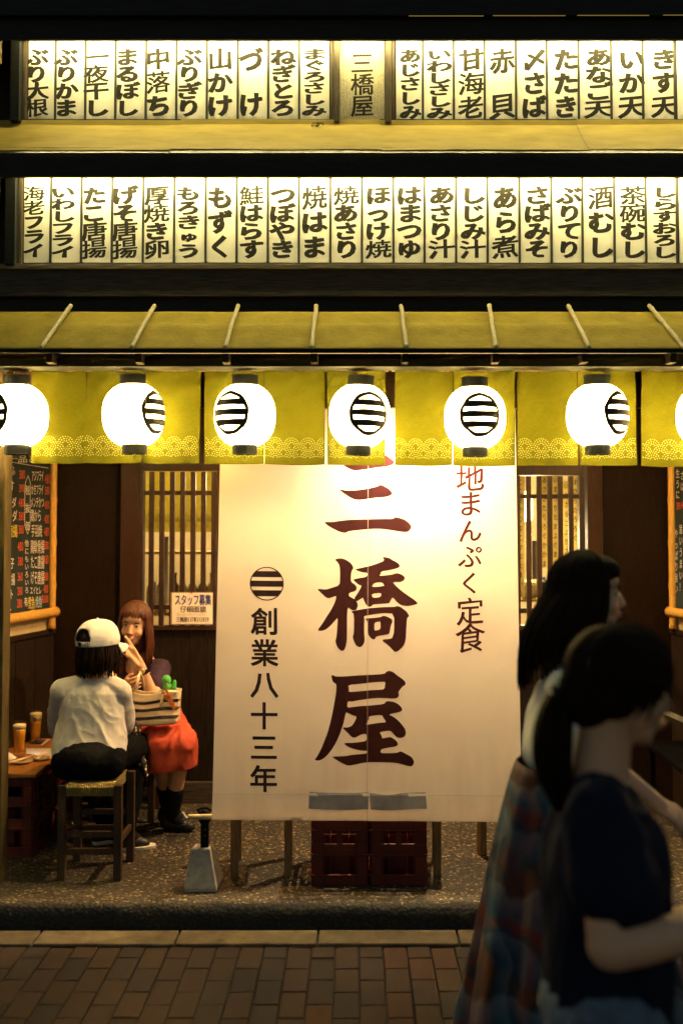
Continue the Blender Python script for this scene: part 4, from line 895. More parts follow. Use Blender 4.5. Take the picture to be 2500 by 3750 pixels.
# ------------------------------------------------------------------ stools, crates, table
SEATW = mat('stool_wood_dark', (0.050, 0.026, 0.012), 0.5, 0.4, 12, (8, 8, 1), 0.15)
SEATL = mat('stool_wood_light', (0.19, 0.115, 0.045), 0.5, 0.35, 12, (8, 8, 1), 0.15)
def stool(x, y, rz, label, wood, wd=.305, bars=True):
    t = thing('stool', label, 'stool', (x, y, FLZ), 'wooden stools with woven seats'); b = Vector((x, y, FLZ)); M = Matrix.Translation(b) @ Matrix.Rotation(R(rz), 4, 'Z'); h = wd / 2 - .02
    for sx in (-1, 1):
        for sy in (-1, 1):
            mb = MB(); mb.box(sx * h - .0185, sx * h + .0185, sy * h - .0185, sy * h + .0185, .001, .445, 0, M); mb.build('leg', wood, t, bevel=.003)
    for z in ((.12, .20) if bars else ()):
        for sy in (-1, 1):
            mb = MB(); q = h - .019; mb.box(-q, q, sy * h - .009, sy * h + .009, z + (.03 if sy > 0 else 0), z + .028 + (.03 if sy > 0 else 0), 0, M)
            mb.build('stretcher', wood, t, bevel=.002)
    for sx in ((-1, 1) if bars else ()):
        mb = MB(); q = h - .019; mb.box(sx * h - .009, sx * h + .009, -q, q, .16, .188, 0, M); mb.build('stretcher', wood, t, bevel=.002)
    mb = MB()
    n = 26
    for k in range(n):
        a = -h + .02 + (2 * h - .04) * (k + .5) / n; r_ = (2 * h - .04) / n / 2 * 1.02
        mb.tube([M @ Vector((a, -h - .012, .395)), M @ Vector((a, -h - .014, .435)), M @ Vector((a, -h, .449)), M @ Vector((a, 0, .440)), M @ Vector((a, h, .449)), M @ Vector((a, h + .014, .435)), M @ Vector((a, h + .012, .395))], r_, 6)
    mb.box(-h + .02, h - .02, -h - .008, h + .008, .40, .436, 0, M)
    mb.build('woven_seat', ROPE, t, smooth=False); return t
stool(-1.2515, 4.90, 0, 'dark stool with woven seat under the person in the white cap', SEATW)
stool(-1.29, 5.80, 4, 'dark stool under the smiling woman in the red skirt', SEATW)
stool((X(861, 4.81) + X(1052, 4.81)) / 2, 4.94, 3, 'light wooden stool behind the left part of the banner', SEATL, .295, False)
stool(X(1610, 4.82) - .14, 4.97, -3, 'wooden stool behind the banner, partly hidden by the right crate', SEATL, .30, False)
stool(X(1900, 4.95), 5.06, 24, 'light wooden stool turned askew at the right end of the banner', SEATL, .30, False)
def crate(x, y, rz, label, z=FLZ, w_=.262, d_=.37, h_=.40, g='red beer crates'):
    M = Matrix.Translation((x, y, z)) @ Matrix.Rotation(R(rz), 4, 'Z'); mb = MB(); a, b = w_ / 2, d_ / 2; T = .008
    for (hw, hd, rot) in ((a, b, 0), (b, a, 90)):
        Q = M @ Matrix.Rotation(R(rot), 4, 'Z')
        for s in (-1, 1):
            y0, y1 = (s * hd - T, s * hd) if s > 0 else (s * hd, s * hd + T)
            def bx(x0, x1, z0, z1, o=0.0): mb.box(x0, x1, y0 - (o if s < 0 else 0), y1 + (o if s > 0 else 0), z0, z1, 0, Q)
            q = hw - T - .0005
            bx(-q, q, .001, .048); bx(-q, q, .132, .192); bx(-q, q, .250, .302); bx(-q, q, .352, h_)
            for c in (-1, 1): bx(c * q - (0.045 if c > 0 else 0), c * q + (0.045 if c < 0 else 0), .0485, .1315); bx(c * q - (0.045 if c > 0 else 0), c * q + (0.045 if c < 0 else 0), .1925, .2495); bx(c * q - (0.045 if c > 0 else 0), c * q + (0.045 if c < 0 else 0), .3025, .3515)
            bx(-.013, .013, .1925, .2495); bx(-.013, .013, .3025, .3515)
            for zz in (.046, .140, .252, .388): bx(-hw - .003, hw + .003, zz, zz + .006, .007)
            for xx in (-q + .048, q - .052): bx(xx, xx + .004, .004, h_ - .002, .004)
    mb.box(-a + T, a - T, -b + T, b - T, .004, .010, 0, M)
    for i in range(1, 3): mb.box(-a + T + 2 * a * i / 3 - .01, -a + T + 2 * a * i / 3 - .007, -b + T + .001, b - T - .001, .0105, .22, 0, M)
    for i in range(1, 5): mb.box(-a + T + .001, a - T - .001, -b + 2 * b * i / 5 - .0015, -b + 2 * b * i / 5 + .0015, .0105, .215, 0, M)
    return tag(mb.build('beer_crate', CRATE, base=(x, y, z), bevel=.0015), label, 'crate', g)
crate((X(1142, 4.69) + X(1347, 4.69)) / 2, 4.69 + .185, 0, 'red beer crate under the banner, left of the pair')
crate((X(1354, 4.69) + X(1560, 4.69)) / 2, 4.69 + .185, 0, 'red beer crate under the banner, right of the pair')
crate(-1.772, 5.085 + .185, 0, 'red beer crate under the near end of the orange table board', w_=.30)
crate(-1.772, 5.47 + .185, 0, 'red beer crate under the far end of the orange table board', w_=.30)
ZT = .53
mb = MB(); mb.box(-2.03, -1.605, 5.07, 5.90, FLZ + .401, ZT); tag(mb.build('table_board', TABLEW, bevel=.002), 'orange board laid over two crates as a low table, with beers, by the left wall', 'table')
BLKT = mat('black_table_paint', (.004, .004, .004), .9, .3, 10, spec=.02)
t = thing('low_table', 'low dark wooden table by the right wall, behind the walking people', 'table', (1.86, 5.5, FLZ))
mb = MB(); mb.box(1.68, 2.06, 5.12, 5.85, ZT - .03, ZT); mb.build('table_top', BLKT, t, bevel=.003)
for x in (1.70, 2.01):
    for y in (5.14, 5.80):
        mb = MB(); mb.box(x, x + .03, y, y + .03, FLZ + .001, ZT - .0305); mb.build('leg', BLKT, t, bevel=.002)
# beer mugs
BEER = bpy.data.materials.new('beer'); BEER.use_nodes = True; _n = BEER.node_tree.nodes; _b = _n['Principled BSDF']
_b.inputs['Base Color'].default_value = (.85, .42, .03, 1); _b.inputs['Roughness'].default_value = .15; _b.inputs['Specular IOR Level'].default_value = .5
_t = _n.new('ShaderNodeBsdfTransparent'); _t.inputs[0].default_value = (.9, .45, .06, 1); _m = _n.new('ShaderNodeMixShader'); _m.inputs[0].default_value = .25
BEER.node_tree.links.new(_b.outputs[0], _m.inputs[1]); BEER.node_tree.links.new(_t.outputs[0], _m.inputs[2]); BEER.node_tree.links.new(_m.outputs[0], _n['Material Output'].inputs[0])
FOAM = mat('beer_foam', (.86, .76, .50), .7, .08, 120, bump=.2)
GLW = glassy('thick_glass', (.97, .95, .90))
def mug(px, py, label, level, hang, badge=False):
    c = Pz(px, py, ZT); c.z = ZT + .0005; t = thing('beer_mug', label, 'beer mug', c, 'beer mugs on the orange table')
    mb = MB(); mb.lathe([(.0005, 0), (.031, 0), (.034, .004), (.034, .010), (.029, .022), (.030, .05), (.034, .11), (.0395, .165), (.0400, .186), (.0385, .189), (.0365, .186), (.036, .165), (.031, .11), (.0265, .05), (.025, .026), (.0005, .020)], c, 32); mb.build('glass_body', GLW, t, smooth=True)
    mb = MB(); mb.lathe([(.0005, .0205), (.0246, .0265), (.0262, .05), (.0306, .11), (.0306 + (level - .11) * .09, level), (.0005, level)], c, 32); mb.build('beer', BEER, t, smooth=True)
    mb = MB(); mb.lathe([(.0005, level + .0005), (.0306 + (level - .11) * .09, level + .0005), (.0350, .165), (.034, .172), (.015, .175), (.0005, .174)], c, 32); mb.build('foam', FOAM, t, smooth=True)
    a = R(hang); dv = Vector((math.cos(a), math.sin(a), 0))
    mb = MB(); mb.tube([c + dv * r_ + Vector((0, 0, z)) for r_, z in ((.033, .145), (.050, .143), (.062, .130), (.064, .095), (.058, .065), (.046, .052), (.031, .054))], [.006, .0065, .007, .007, .007, .0065, .006], 10); mb.build('handle', GLW, t, smooth=True)
    if badge:
        mb = MB()
        def on(x, z): r_ = .0355; q = x / r_ - PI / 2 + .12; return c + Vector((r_ * math.cos(q) * 1.13, r_ * math.sin(q) * 1.13, .142 + z))
        mb.grid(lambda u, v: on(.0105 * v * math.cos(2 * PI * u), .0105 * v * math.sin(2 * PI * u)), 20, 1); mb.build('badge', CAPM, t)
        mb = MB(); pts = [on((.0068 if k % 2 == 0 else .0028) * math.sin(k * PI / 5), (.0068 if k % 2 == 0 else .0028) * math.cos(k * PI / 5)) + Vector((0, -.0006, 0)) for k in range(10)]
        mb.add(pts + [on(0, 0) + Vector((0, -.0006, 0))], [(10, k, (k + 1) % 10) for k in range(10)]); mb.build('star', mat('badge_gold', (.75, .45, .2), .4, .1, 5), t)
mug(71, 2771, 'full beer mug at the near end of the orange table, handle facing the street', .150, -80)
mug(131, 2722, 'full beer mug with a black star badge, behind the nearer mug', .128, 60, True)
def dish(px, py, rx_, ry_, label, m, hgt=.014):
    c = Pz(px, py, ZT); c.z = ZT + .0005; mb = MB(); n = 28
    for (k, z) in ((.45, .0), (.62, .002), (1, hgt), (.98, hgt + .001), (.6, .005), (.01, .004)):
        for i in range(n): a = 2 * PI * i / n; q = 1 + .02 * math.sin(5 * a); mb.v.append(c + Vector((rx_ * k * q * math.cos(a), ry_ * k * q * math.sin(a), z)))
    for j in range(5):
        for i in range(n): mb.f.append((j * n + i, j * n + (i + 1) % n, (j + 1) * n + (i + 1) % n, (j + 1) * n + i)); mb.m.append(0)
    return tag(mb.build('dish', m, smooth=True, base=c), label, 'dish')
dish(76, 2796, .062, .05, 'oval patterned dish with chopsticks at the near edge of the table', CERAM)
dish(152, 2784, .048, .042, 'smaller patterned dish with chopsticks beside the white paper', CERAM)
dish(148, 2722, .036, .03, 'small blue dish beside the rear beer mug', mat('blue_ceramic', (.10, .11, .22), .15, .3, 30, spec=.6))
def chops(a, b, label):
    pa = Pz(a[0], a[1], ZT + .021); pb = Pz(b[0], b[1], ZT + .021); t = thing('chopsticks', label, 'chopsticks', pa.lerp(pb, .5))
    for o in (-1, 1):
        n = (pb - pa).cross(Vector((0, 0, 1))).normalized() * .0042 * o
        mb = MB(); mb.tube([pa + n, pb + n * 1.2], [.0026, .0040], 6); mb.build('stick', CHOP, t)
chops((33, 2792), (122, 2768), 'pale wooden chopsticks laid across the oval dish'); chops((137, 2778), (170, 2752), 'pale wooden chopsticks laid across the smaller dish'); chops((154, 2729), (178, 2708), 'pale wooden chopsticks on the small blue dish')
mb = MB(); c0, c1, c2, c3 = [Pz(x, y, ZT + .001) for x, y in ((96, 2741), (186, 2742), (190, 2782), (97, 2760))]
mb.grid(lambda u, v: c0.lerp(c1, u).lerp(c3.lerp(c2, u), v) + Vector((0, 0, .0008 + .003 * math.sin(u * 5) ** 2 * v)), 12, 8)
tag(mb.build('menu_sheet', mat('lilac_white_paper', (.68, .66, .74), .8, .06, 10), solid=.0005), 'white printed paper sheet lying on the orange table', 'paper')
c = Pz(24, 2778, ZT); mb = MB(); mb.grid(lambda u, v: c + Vector((-.05 + .1 * u, -.04 + .08 * v, .001 + .03 * math.sin(u * PI) * math.sin(v * PI) + .006 * noise.noise(Vector((u * 5, v * 5, 1))))), 20, 16)
tag(mb.build('hand_towel', PAPER, smooth=True, solid=.002), 'crumpled white hand towel beside the oval dish', 'towel')
# right table: plate and card
c = Pz(2452, 2640, ZT); 
mb = MB(); a = P(2410, 2588, 5.25); b = P(2530, 2640, 5.15); dn = Vector((0, .02, -.028))
mb.add([a, b, b + dn, a + dn, a + Vector((.0, .004, 0)), b + Vector((0, .004, 0)), b + dn + Vector((0, .004, 0)), a + dn + Vector((0, .004, 0))], [(0, 3, 2, 1), (4, 5, 6, 7), (0, 1, 5, 4), (1, 2, 6, 5), (2, 3, 7, 6), (3, 0, 4, 7)])
mb.box(b.x - .01, b.x, b.y + .003, b.y + .02, ZT + .001, b.z - .02)
tag(mb.build('menu_card', PAPER), 'white menu card propped on the right hand table, edge on', 'menu card')
# concrete weight with post
t = thing('concrete_weight', 'grey concrete block with a short black post, holding the banner pole at left', 'weight', P(747, 3243, 4.62))
x0, x1 = X(682, 4.60), X(800, 4.60); fx = X(728, 4.70); gx = X(790, 4.70); zt = Zp(3100, 4.68)
mb = MB()
B_ = [(x0, 4.60), (x1, 4.60), (x1 + .012, 4.77), (x0 + .012, 4.77)]; T_ = [(X(708, 4.65), 4.645), (X(776, 4.65), 4.645), (X(782, 4.72), 4.725), (X(722, 4.72), 4.725)]
mb.add([(a, b, FLZ + .001) for a, b in B_] + [(a, b, FLZ + .02) for a, b in B_] + [(a, b, zt) for a, b in T_], [(0, 3, 2, 1)] + [(i, (i + 1) % 4, 4 + (i + 1) % 4, 4 + i) for i in range(4)] + [(4 + i, 4 + (i + 1) % 4, 8 + (i + 1) % 4, 8 + i) for i in range(4)] + [(8, 9, 10, 11)])
mb.build('block', CONC, t, bevel=.006)
px_ = X(757, 4.68)
mb = MB(); mb.box(px_ - .018, px_ + .018, 4.665, 4.695, zt - .004, Zp(2985, 4.68)); mb.build('post', CAPM, t, bevel=.003)
mb = MB(); mb.ell((px_, 4.672, Zp(2992, 4.67)), (.032, .03, .036), seg=14, rings=8); mb.tube([(px_ - .02, 4.66, Zp(2975, 4.67)), (px_ - .03, 4.65, Zp(2962, 4.67)), (px_ - .012, 4.66, Zp(2958, 4.67)), (px_ + .012, 4.655, Zp(2955, 4.67)), (px_ + .03, 4.66, Zp(2966, 4.67))], .006, 8); mb.build('rope_knot', CAPM, t, smooth=True)
for zz in (3040, 3062):
    mb = MB(); mb.lathe([(.0005, 0), (.005, 0), (.004, .004), (.0005, .005)], (px_ + .004, 4.664, Zp(zz, 4.66)), 10, axis=Matrix.Rotation(R(90), 3, 'X')); mb.build('bolt', WIRE, t)

# ------------------------------------------------------------------ figures
def sculpt(name, prims, voxel, m, parent, smooth_it=3, disp=None, cuts=(), mats_fn=None, solid=0.0):
    mb = MB()
    for p in prims:
        if p[0] == 'c': mb.cap(p[1], p[2], p[3], p[4])
        elif p[0] == 'l':
            n = 28; o = len(mb.v); rg = p[1]; e_ = p[2] if len(p) > 2 else .85; ca, sa = (math.cos(p[3]), math.sin(p[3])) if len(p) > 3 else (1, 0)
            for c, rx_, ry_ in rg:
                for k in range(n):
                    a = 2 * PI * k / n; x = rx_ * math.copysign(abs(math.cos(a)) ** e_, math.cos(a)); y = ry_ * math.copysign(abs(math.sin(a)) ** e_, math.sin(a)); mb.v.append(Vector(c) + Vector((x * ca - y * sa, x * sa + y * ca, 0)))
            for j in range(len(rg) - 1):
                for k in range(n): mb.f.append((o + j * n + k, o + j * n + (k + 1) % n, o + (j + 1) * n + (k + 1) % n, o + (j + 1) * n + k))
            mb.f.append(tuple(o + k for k in reversed(range(n)))); mb.f.append(tuple(o + (len(rg) - 1) * n + k for k in range(n)))
        else: mb.ell(p[1], p[2], 0, 20, 12, p[3] if len(p) > 3 else None)
    me = bpy.data.meshes.new('tmp'); me.from_pydata([tuple(v) for v in mb.v], [], mb.f); ob = bpy.data.objects.new('tmp', me); col.objects.link(ob)
    r_ = ob.modifiers.new('r', 'REMESH'); r_.mode = 'VOXEL'; r_.voxel_size = voxel
    s_ = ob.modifiers.new('s', 'SMOOTH'); s_.factor = .5; s_.iterations = smooth_it
    dg = bpy.context.evaluated_depsgraph_get(); dg.update(); m2 = bpy.data.meshes.new_from_object(ob.evaluated_get(dg))
    bpy.data.objects.remove(ob); bpy.data.meshes.remove(me)
    if disp:
        ns = [v.normal.copy() for v in m2.vertices]
        for v, n in zip(m2.vertices, ns): v.co = v.co + n * disp(v.co, n)
    bm = bmesh.new(); bm.from_mesh(m2)
    for (pt, no) in cuts: bmesh.ops.bisect_plane(bm, geom=bm.verts[:] + bm.edges[:] + bm.faces[:], plane_co=pt, plane_no=no, clear_outer=True)
    bm.to_mesh(m2); bm.free()
    off = root_of(parent)
    for v in m2.vertices: v.co = v.co - off
    m2.name = name; m2.materials.clear()
    for q in (m if isinstance(m, (list, tuple)) else [m]): m2.materials.append(q)
    m2.polygons.foreach_set('use_smooth', [True] * len(m2.polygons)); m2.update()
    o = bpy.data.objects.new(name, m2); col.objects.link(o); o.parent = parent
    if solid:
        md = o.modifiers.new('thickness', 'SOLIDIFY'); md.thickness = solid; md.offset = -1
    return o
class Head:
    def __init__(s, c, fwd, up=(0, 0, 1), k=1.0):
        s.c = Vector(c); s.f = Vector(fwd).normalized(); up = Vector(up); s.r = s.f.cross(up).normalized(); s.u = s.r.cross(s.f).normalized(); s.k = k
        s.M = Matrix((s.r, s.f, s.u)).transposed()
    def p(s, x, y, z): return s.c + (s.r * x + s.f * y + s.u * z) * s.k
    def e(s, x, y, z, a, b, c_): return ('e', s.p(x, y, z), (a * s.k, b * s.k, c_ * s.k), s.M)
    def prims(s):
        L_ = [s.e(0, -.012, .030, .074, .092, .086), s.e(0, .022, -.022, .060, .066, .080), s.e(0, .040, -.075, .040, .036, .036), s.e(0, .056, -.096, .022, .018, .016),
              s.e(0, .062, .042, .052, .026, .030), s.e(.036, .052, -.032, .024, .026, .026), s.e(-.036, .052, -.032, .024, .026, .026),
              ('c', s.p(0, .081, .008), s.p(0, .099, -.030), .0065 * s.k, .0100 * s.k), s.e(.009, .090, -.034, .007, .008, .006), s.e(-.009, .090, -.034, .007, .008, .006),
              s.e(0, .083, -.058, .022, .010, .0065), s.e(0, .081, -.068, .019, .010, .0065)]
        for q in (-1, 1): L_.append(s.e(q * .073, -.008, -.012, .008, .018, .030))
        return L_
    def eyes(s, parent, lid=SKIN):
        for q in (-1, 1):
            mb = MB(); mb.ell(s.p(q * .030, .0735, .004), (.0125 * s.k, .008 * s.k, .0058 * s.k), 0, 14, 8, s.M); mb.ell(s.p(q * .030, .0775, .004), (.0058 * s.k, .0048 * s.k, .0054 * s.k), 1, 12, 8, s.M)
            mb.build('eye', [mat('eye_white', (.7, .66, .6), .3, .05, 5), mat('eye_dark', (.012, .008, .006), .15, .1, 5)], parent, smooth=True)
            mb = MB(); mb.tube([s.p(q * (.030 + dx), .080 - abs(dx) * .35, .0095 - dx * dx * 18) for dx in (-.014, -.007, 0, .007, .014)], [.001, .002, .0024, .002, .001], 6)
            mb.tube([s.p(q * (.030 + dx), .085 - abs(dx + .002) * .3, .026 - (dx - .004) ** 2 * 16) for dx in (-.015, -.007, 0, .008, .016)], [.0015, .0026, .0028, .0024, .001], 6)
            mb.build('brow', HAIR, parent, smooth=True)
    def locks(s, n, seed, end_z, bang=None, part=0.0, face=58, rad=(.086, .106, .098), flare=.02, hw=None, r0=.009, behind=0.0):
        """hair locks from the crown over the scalp, then hanging to height end_z(theta)"""
        mb = MB(); rr = random.Random(seed)
        for i in range(n):
            th = R(rr.uniform(-180, 180)); dg_ = abs(math.degrees(th)); isf = dg_ < face
            if isf and bang is None: continue
            grow = rr.uniform(.93, 1.05); pts = []
            ex = lambda ph: s.p(rad[0] * grow * math.sin(ph) * math.sin(th) + part * .02 * math.cos(ph), -.012 + rad[1] * grow * math.sin(ph) * math.cos(th), .028 + rad[2] * grow * math.cos(ph))
            if isf:
                pe = R(bang + rr.uniform(-13, 7) + 9 * abs(math.sin(th))); pts = [ex(pe * (k / 9) ** .9) for k in range(10)]; rs = [r0 * .8 * (1 - .75 * (k / 9) ** 2) for k in range(10)]
            else:
                pe = R(95 if dg_ > 75 else 88); pts = [ex(pe * k / 8) for k in range(9)]; p = pts[-1]; ez = end_z(th) + rr.uniform(-.03, .03); m_ = 9
                out = (p - s.c); out.z = 0; out = out.normalized(); ph = rr.uniform(0, 6)
                for k in range(1, m_ + 1):
                    t_ = k / m_; q = p.lerp(Vector((p.x, p.y, ez)), t_) + out * (flare * math.sin(t_ * PI * .8) - .012 * t_) + Vector((.008 * math.sin(t_ * 4 + ph), .008 * math.cos(t_ * 3 + ph), 0)) * t_ - s.f * behind * t_
                    pts.append(q)
                rs = [r0 * (1 - .82 * (k / (len(pts) - 1)) ** 3) for k in range(len(pts))]
            mb.tube(pts, [x * s.k for x in rs], 6)
        return mb
def hand(prims, wrist, knuck, palm_n, side, spread, curl, L_=.075, k=1.0):
    """palm plus five fingers: wrist->knuckle axis, palm normal, side vector towards the thumb; curl per finger (degrees of each joint)"""
    wrist = Vector(wrist); knuck = Vector(knuck); ax = (knuck - wrist).normalized(); sd = Vector(side); sd = (sd - ax * sd.dot(ax)).normalized(); pn = Vector(palm_n); pn = (pn - ax * pn.dot(ax) - sd * pn.dot(sd)).normalized()
    for j in range(4):
        o = (1.5 - j) * .019 * k
        prims.append(('c', wrist + sd * o * .55, knuck + sd * o - ax * .004 * abs(1 - j), .013 * k, .0105 * k))
    for j in range(4):
        o = (1.5 - j) * .019 * k; p = knuck + sd * o - ax * .004 * abs(1 - j); d = (ax + sd * spread * (1.5 - j) * .25).normalized(); ln = L_ * (.92, 1.0, .94, .76)[j] * k; r_ = .0092 * k
        for q, fr in enumerate((.45, .30, .25)):
            a = R(curl[j] * (.8 if q == 0 else 1)); d = (d * math.cos(a) + pn * math.sin(a)).normalized(); e = p + d * ln * fr
            prims.append(('c', p, e, r_, r_ * .88)); p = e; r_ *= .88
    p = wrist + sd * .016 * k + ax * .018 * k; e = p + (sd * .75 + ax * .55 + pn * .45).normalized() * .036 * k; prims.append(('c', p, e, .013 * k, .0105 * k)); g = e + (sd * .25 + ax * .85 + pn * .5).normalized() * .03 * k; prims.append(('c', e, g, .0105 * k, .008 * k))
def foldfn(amp, sc=(9, 9, 3), seed=0, fine=.25):
    def f(co, n):
        q = Vector((co.x * sc[0], co.y * sc[1], co.z * sc[2])) + Vector((seed, seed * 2, 0)); v = noise.noise(q)
        r_ = 1 - 2 * abs(noise.noise(q * 1.3 + Vector((5, 3, 1))))
        return amp * (.6 * v + .6 * max(0, r_) ** 2 - .2) + amp * fine * noise.noise(q * 3.1)
    return f
SOLE = mat('white_rubber', (.6, .58, .5), .6, .1, 10)
def shoe(parent, heel, toe, m, sole=True, w_=.040, hgt=.075):
    heel = Vector(heel); toe = Vector(toe); d = (toe - heel).normalized(); up = Vector((0, 0, 1))
    pr = [('c', heel + up * .042, heel.lerp(toe, .55) + up * .038, .034, .036), ('c', heel.lerp(toe, .5) + up * .034, toe - d * .03 + up * .026, .034, .028), ('c', heel + up * .045, heel + d * .01 + up * hgt, .034, .034)]
    sculpt('shoe', pr, .006, m, parent, 4, cuts=[(Vector((0, 0, heel.z + .012)), Vector((0, 0, -1)))])
    if sole:
        s = d.cross(up); mb = MB(); n = 24; ring = []
        for k in range(n):
            a = 2 * PI * k / n; L2 = (toe - heel).length / 2 + .03; ring.append(heel.lerp(toe, .5) + d * L2 * math.cos(a) * .98 + s * (.037 + .004 * math.cos(a)) * math.copysign(abs(math.sin(a)) ** .7, math.sin(a)))
        mb.add([p + up * .0006 for p in ring] + [p + up * .020 for p in ring], [tuple(range(n))[::-1], tuple(range(n, 2 * n))] + [(k, (k + 1) % n, n + (k + 1) % n, n + k) for k in range(n)]); mb.build('sole', SOLE, parent, bevel=.003)

# ---- person in white cap (seen from behind)
A = thing('person', 'person in a white cap and white long sleeved shirt, seated with back turned', 'person', (-1.25, 4.95, FLZ))
hA = Head(P(366, 2362, 5.04), (.50, .86, .02), (0.0, 0, 1), 1.0)
shL, shR = P(232, 2530, 5.0), P(436, 2534, 5.02); elR, wrR = P(452, 2648, 5.14), P(412, 2476, 5.30); elL, wrL = P(216, 2660, 5.10), P(270, 2700, 5.36)
pel = P(345, 2800, 4.98); pel.z = .665; chest = P(340, 2600, 5.02)
hipR, hipL = P(400, 2800, 4.98), P(290, 2800, 4.98); hipR.z = hipL.z = .645
kR, kL = P(508, 2778, 5.36), P(300, 2790, 5.42); kR.z = .60; kL.z = .60
fR = P(462, 3085, 5.20); fR.z = FLZ + .08; fL = P(380, 3090, 5.30); fL.z = FLZ + .08
pr = hA.prims() + [('c', hA.p(0, -.02, -.06), P(352, 2490, 5.02), .050, .056), ('c', P(352, 2530, 5.05), pel + Vector((0, .03, 0)), .070, .09), ('c', shL, shR, .042, .042), ('c', shL, elL, .042, .036), ('c', elL, wrL, .036, .025), ('c', shR, elR, .042, .036), ('c', elR, wrR, .036, .025),
                   ('c', hipL, kL, .075, .055), ('c', kL, fL, .045, .026), ('c', hipR, kR, .075, .055), ('c', kR, fR, .045, .026), ('c', fR, fR + Vector((.08, .025, -.045)), .022, .016), ('c', fL, fL + Vector((.07, .05, -.045)), .022, .016)]
hand(pr, wrR, P(392, 2446, 5.26), (-.6, .2, .6), (-.2, .6, .5), .3, (35, 40, 45, 50)); hand(pr, wrL, wrL + Vector((.06, .05, -.01)), (0, 0, -1), (.5, -.5, 0), .3, (12, 15, 18, 20))
sculpt('body', pr, .006, SKIN, A, 3)
SHIRT = mat('white_jersey', (.50, .49, .475), .85, .06, 60, (1, 1, 3), .1, bscale=260, spec=.15)
def shirt_disp(co, n):
    x = co.x + 1.30; z = co.z - .75
    q = Vector((co.x * 8 + co.z * 5, co.y * 8, co.z * 6 - co.x * 3)); r1 = 1 - abs(noise.noise(q)) * 2.2; r2 = 1 - abs(noise.noise(q * 1.9 + Vector((4, 1, 7)))) * 2.2
    low = max(0, min(1, (1.02 - co.z) / .25))
    return .003 + low * (.0075 * max(0, r1) ** 2 + .004 * max(0, r2) ** 2) + .0015 * noise.noise(q * 4) + .006 * low * noise.noise(Vector((x * 5, co.y * 4, z * 9)))
pr = [('l', [(P(332, 2790, 4.965), .162, .150), (P(330, 2752, 4.965), .174, .155), (P(334, 2690, 4.985), .168, .125), (P(337, 2630, 5.0), .152, .112), (P(338, 2570, 5.01), .150, .100), (P(340, 2535, 5.015), .148, .088), (P(343, 2512, 5.02), .125, .072), (P(348, 2494, 5.025), .088, .060), (P(352, 2478, 5.03), .064, .056)], .8),
      ('c', shL, P(300, 2512, 5.02), .061, .056), ('c', shR, P(400, 2514, 5.02), .061, .056),
      ('c', shL, elL, .061, .054), ('c', shR, elR, .060, .054), ('c', elR, elR.lerp(wrR, .28), .050, .046), ('c', elL, elL.lerp(wrL, .45), .052, .046)]
sculpt('shirt', pr, .006, SHIRT, A, 8, shirt_disp)
TROU = mat('black_cotton', (.0050, .0055, .0060), .9, .3, 30, spec=.05)
pr = [('e', pel + Vector((0, -.060, -.020)), (.178, .160, .105)), ('c', pel + Vector((-.10, -.105, -.035)), pel + Vector((.10, -.105, -.035)), .082, .082), ('c', hipL, kL, .098, .078), ('c', kL, fL + Vector((0, 0, .06)), .072, .055), ('c', hipR, kR, .100, .080), ('c', kR, fR + Vector((0, 0, .06)), .074, .058)]
sculpt('trousers', pr, .008, TROU, A, 12, foldfn(.004, (16, 16, 14), 6), cuts=[(Vector((0, 0, FLZ + .07)), Vector((0, 0, -1)))])
BLKSHOE = mat('black_shoe', (.012, .012, .013), .5, .3, 10)
for f_ in (fR, fL): sculpt('sock', [('c', f_ + Vector((0, 0, .10)), f_ + Vector((0, 0, -.01)), .040, .038), ('c', f_, f_ + Vector((.05, .015, -.035)), .038, .034)], .006, mat('black_sock', (.008, .008, .009), .85, .2, 40, spec=.1), A, 3)
for f_ in (fR, fL):
    h_ = Vector((f_.x - .03, f_.y - .01, FLZ)); shoe(A, h_, h_ + (Vector((.15, .04, 0)) if f_ is fR else Vector((.12, .09, 0))), BLKSHOE)
mb = hA.locks(420, 5, lambda th: hA.c.z - .128, None, 0, 40, (.082, .098, .080), .016, r0=.008); mb.ell(hA.p(0, -.03, -.055), (.076, .078, .098), 0, 20, 12, hA.M); mb.build('hair', HAIR, A, smooth=True)
WCAP = mat('white_cotton_twill', (.66, .65, .64), .9, .05, 80, (1, 1, 1), .15, bscale=420, spec=.1)
def capf(th, ph, o=0.0):
    x = (.0995 + o) * math.sin(ph) * math.sin(th); y = (.1165 + o) * math.sin(ph) * math.cos(th); z = (.112 + o) * math.cos(ph) * (1 - .10 * math.cos(ph) ** 4)
    cr_ = .0018 * math.cos(th * 6) ** 8 + .003 * noise.noise(Vector((th * 2.2, ph * 4, 3)))
    return hA.p(x * (1 + cr_ * 6), -.014 + y * (1 + cr_ * 6), .030 + z)
mb = MB(); NT, NP = 96, 30; PM = R(103); vid = {}
def openp(th, ph):
    d_ = abs(abs(th) - PI); return d_ < R(30) and ph > R(103) - R(15) - R(34) * math.sqrt(max(0, 1 - (d_ / R(30)) ** 2)) + 0 and ph < R(103) - R(15)
for j in range(NP + 1):
    for i in range(NT): mb.v.append(capf(-PI + 2 * PI * i / NT, max(.02, PM * j / NP)))
for j in range(NP):
    for i in range(NT):
        th = -PI + 2 * PI * (i + .5) / NT; ph = PM * (j + .5) / NP
        if openp(th, ph): continue
        mb.f.append((j * NT + i, (j + 1) * NT + i, (j + 1) * NT + (i + 1) % NT, j * NT + (i + 1) % NT)); mb.m.append(0)
cp = mb.build('cap', WCAP, A, smooth=True, solid=.002)
mb = MB(); mb.ell(hA.p(0, -.014, .1345), (.008, .008, .004), 0, 12, 6, hA.M); mb.build('button', WCAP, cp, smooth=True)
mb = MB()
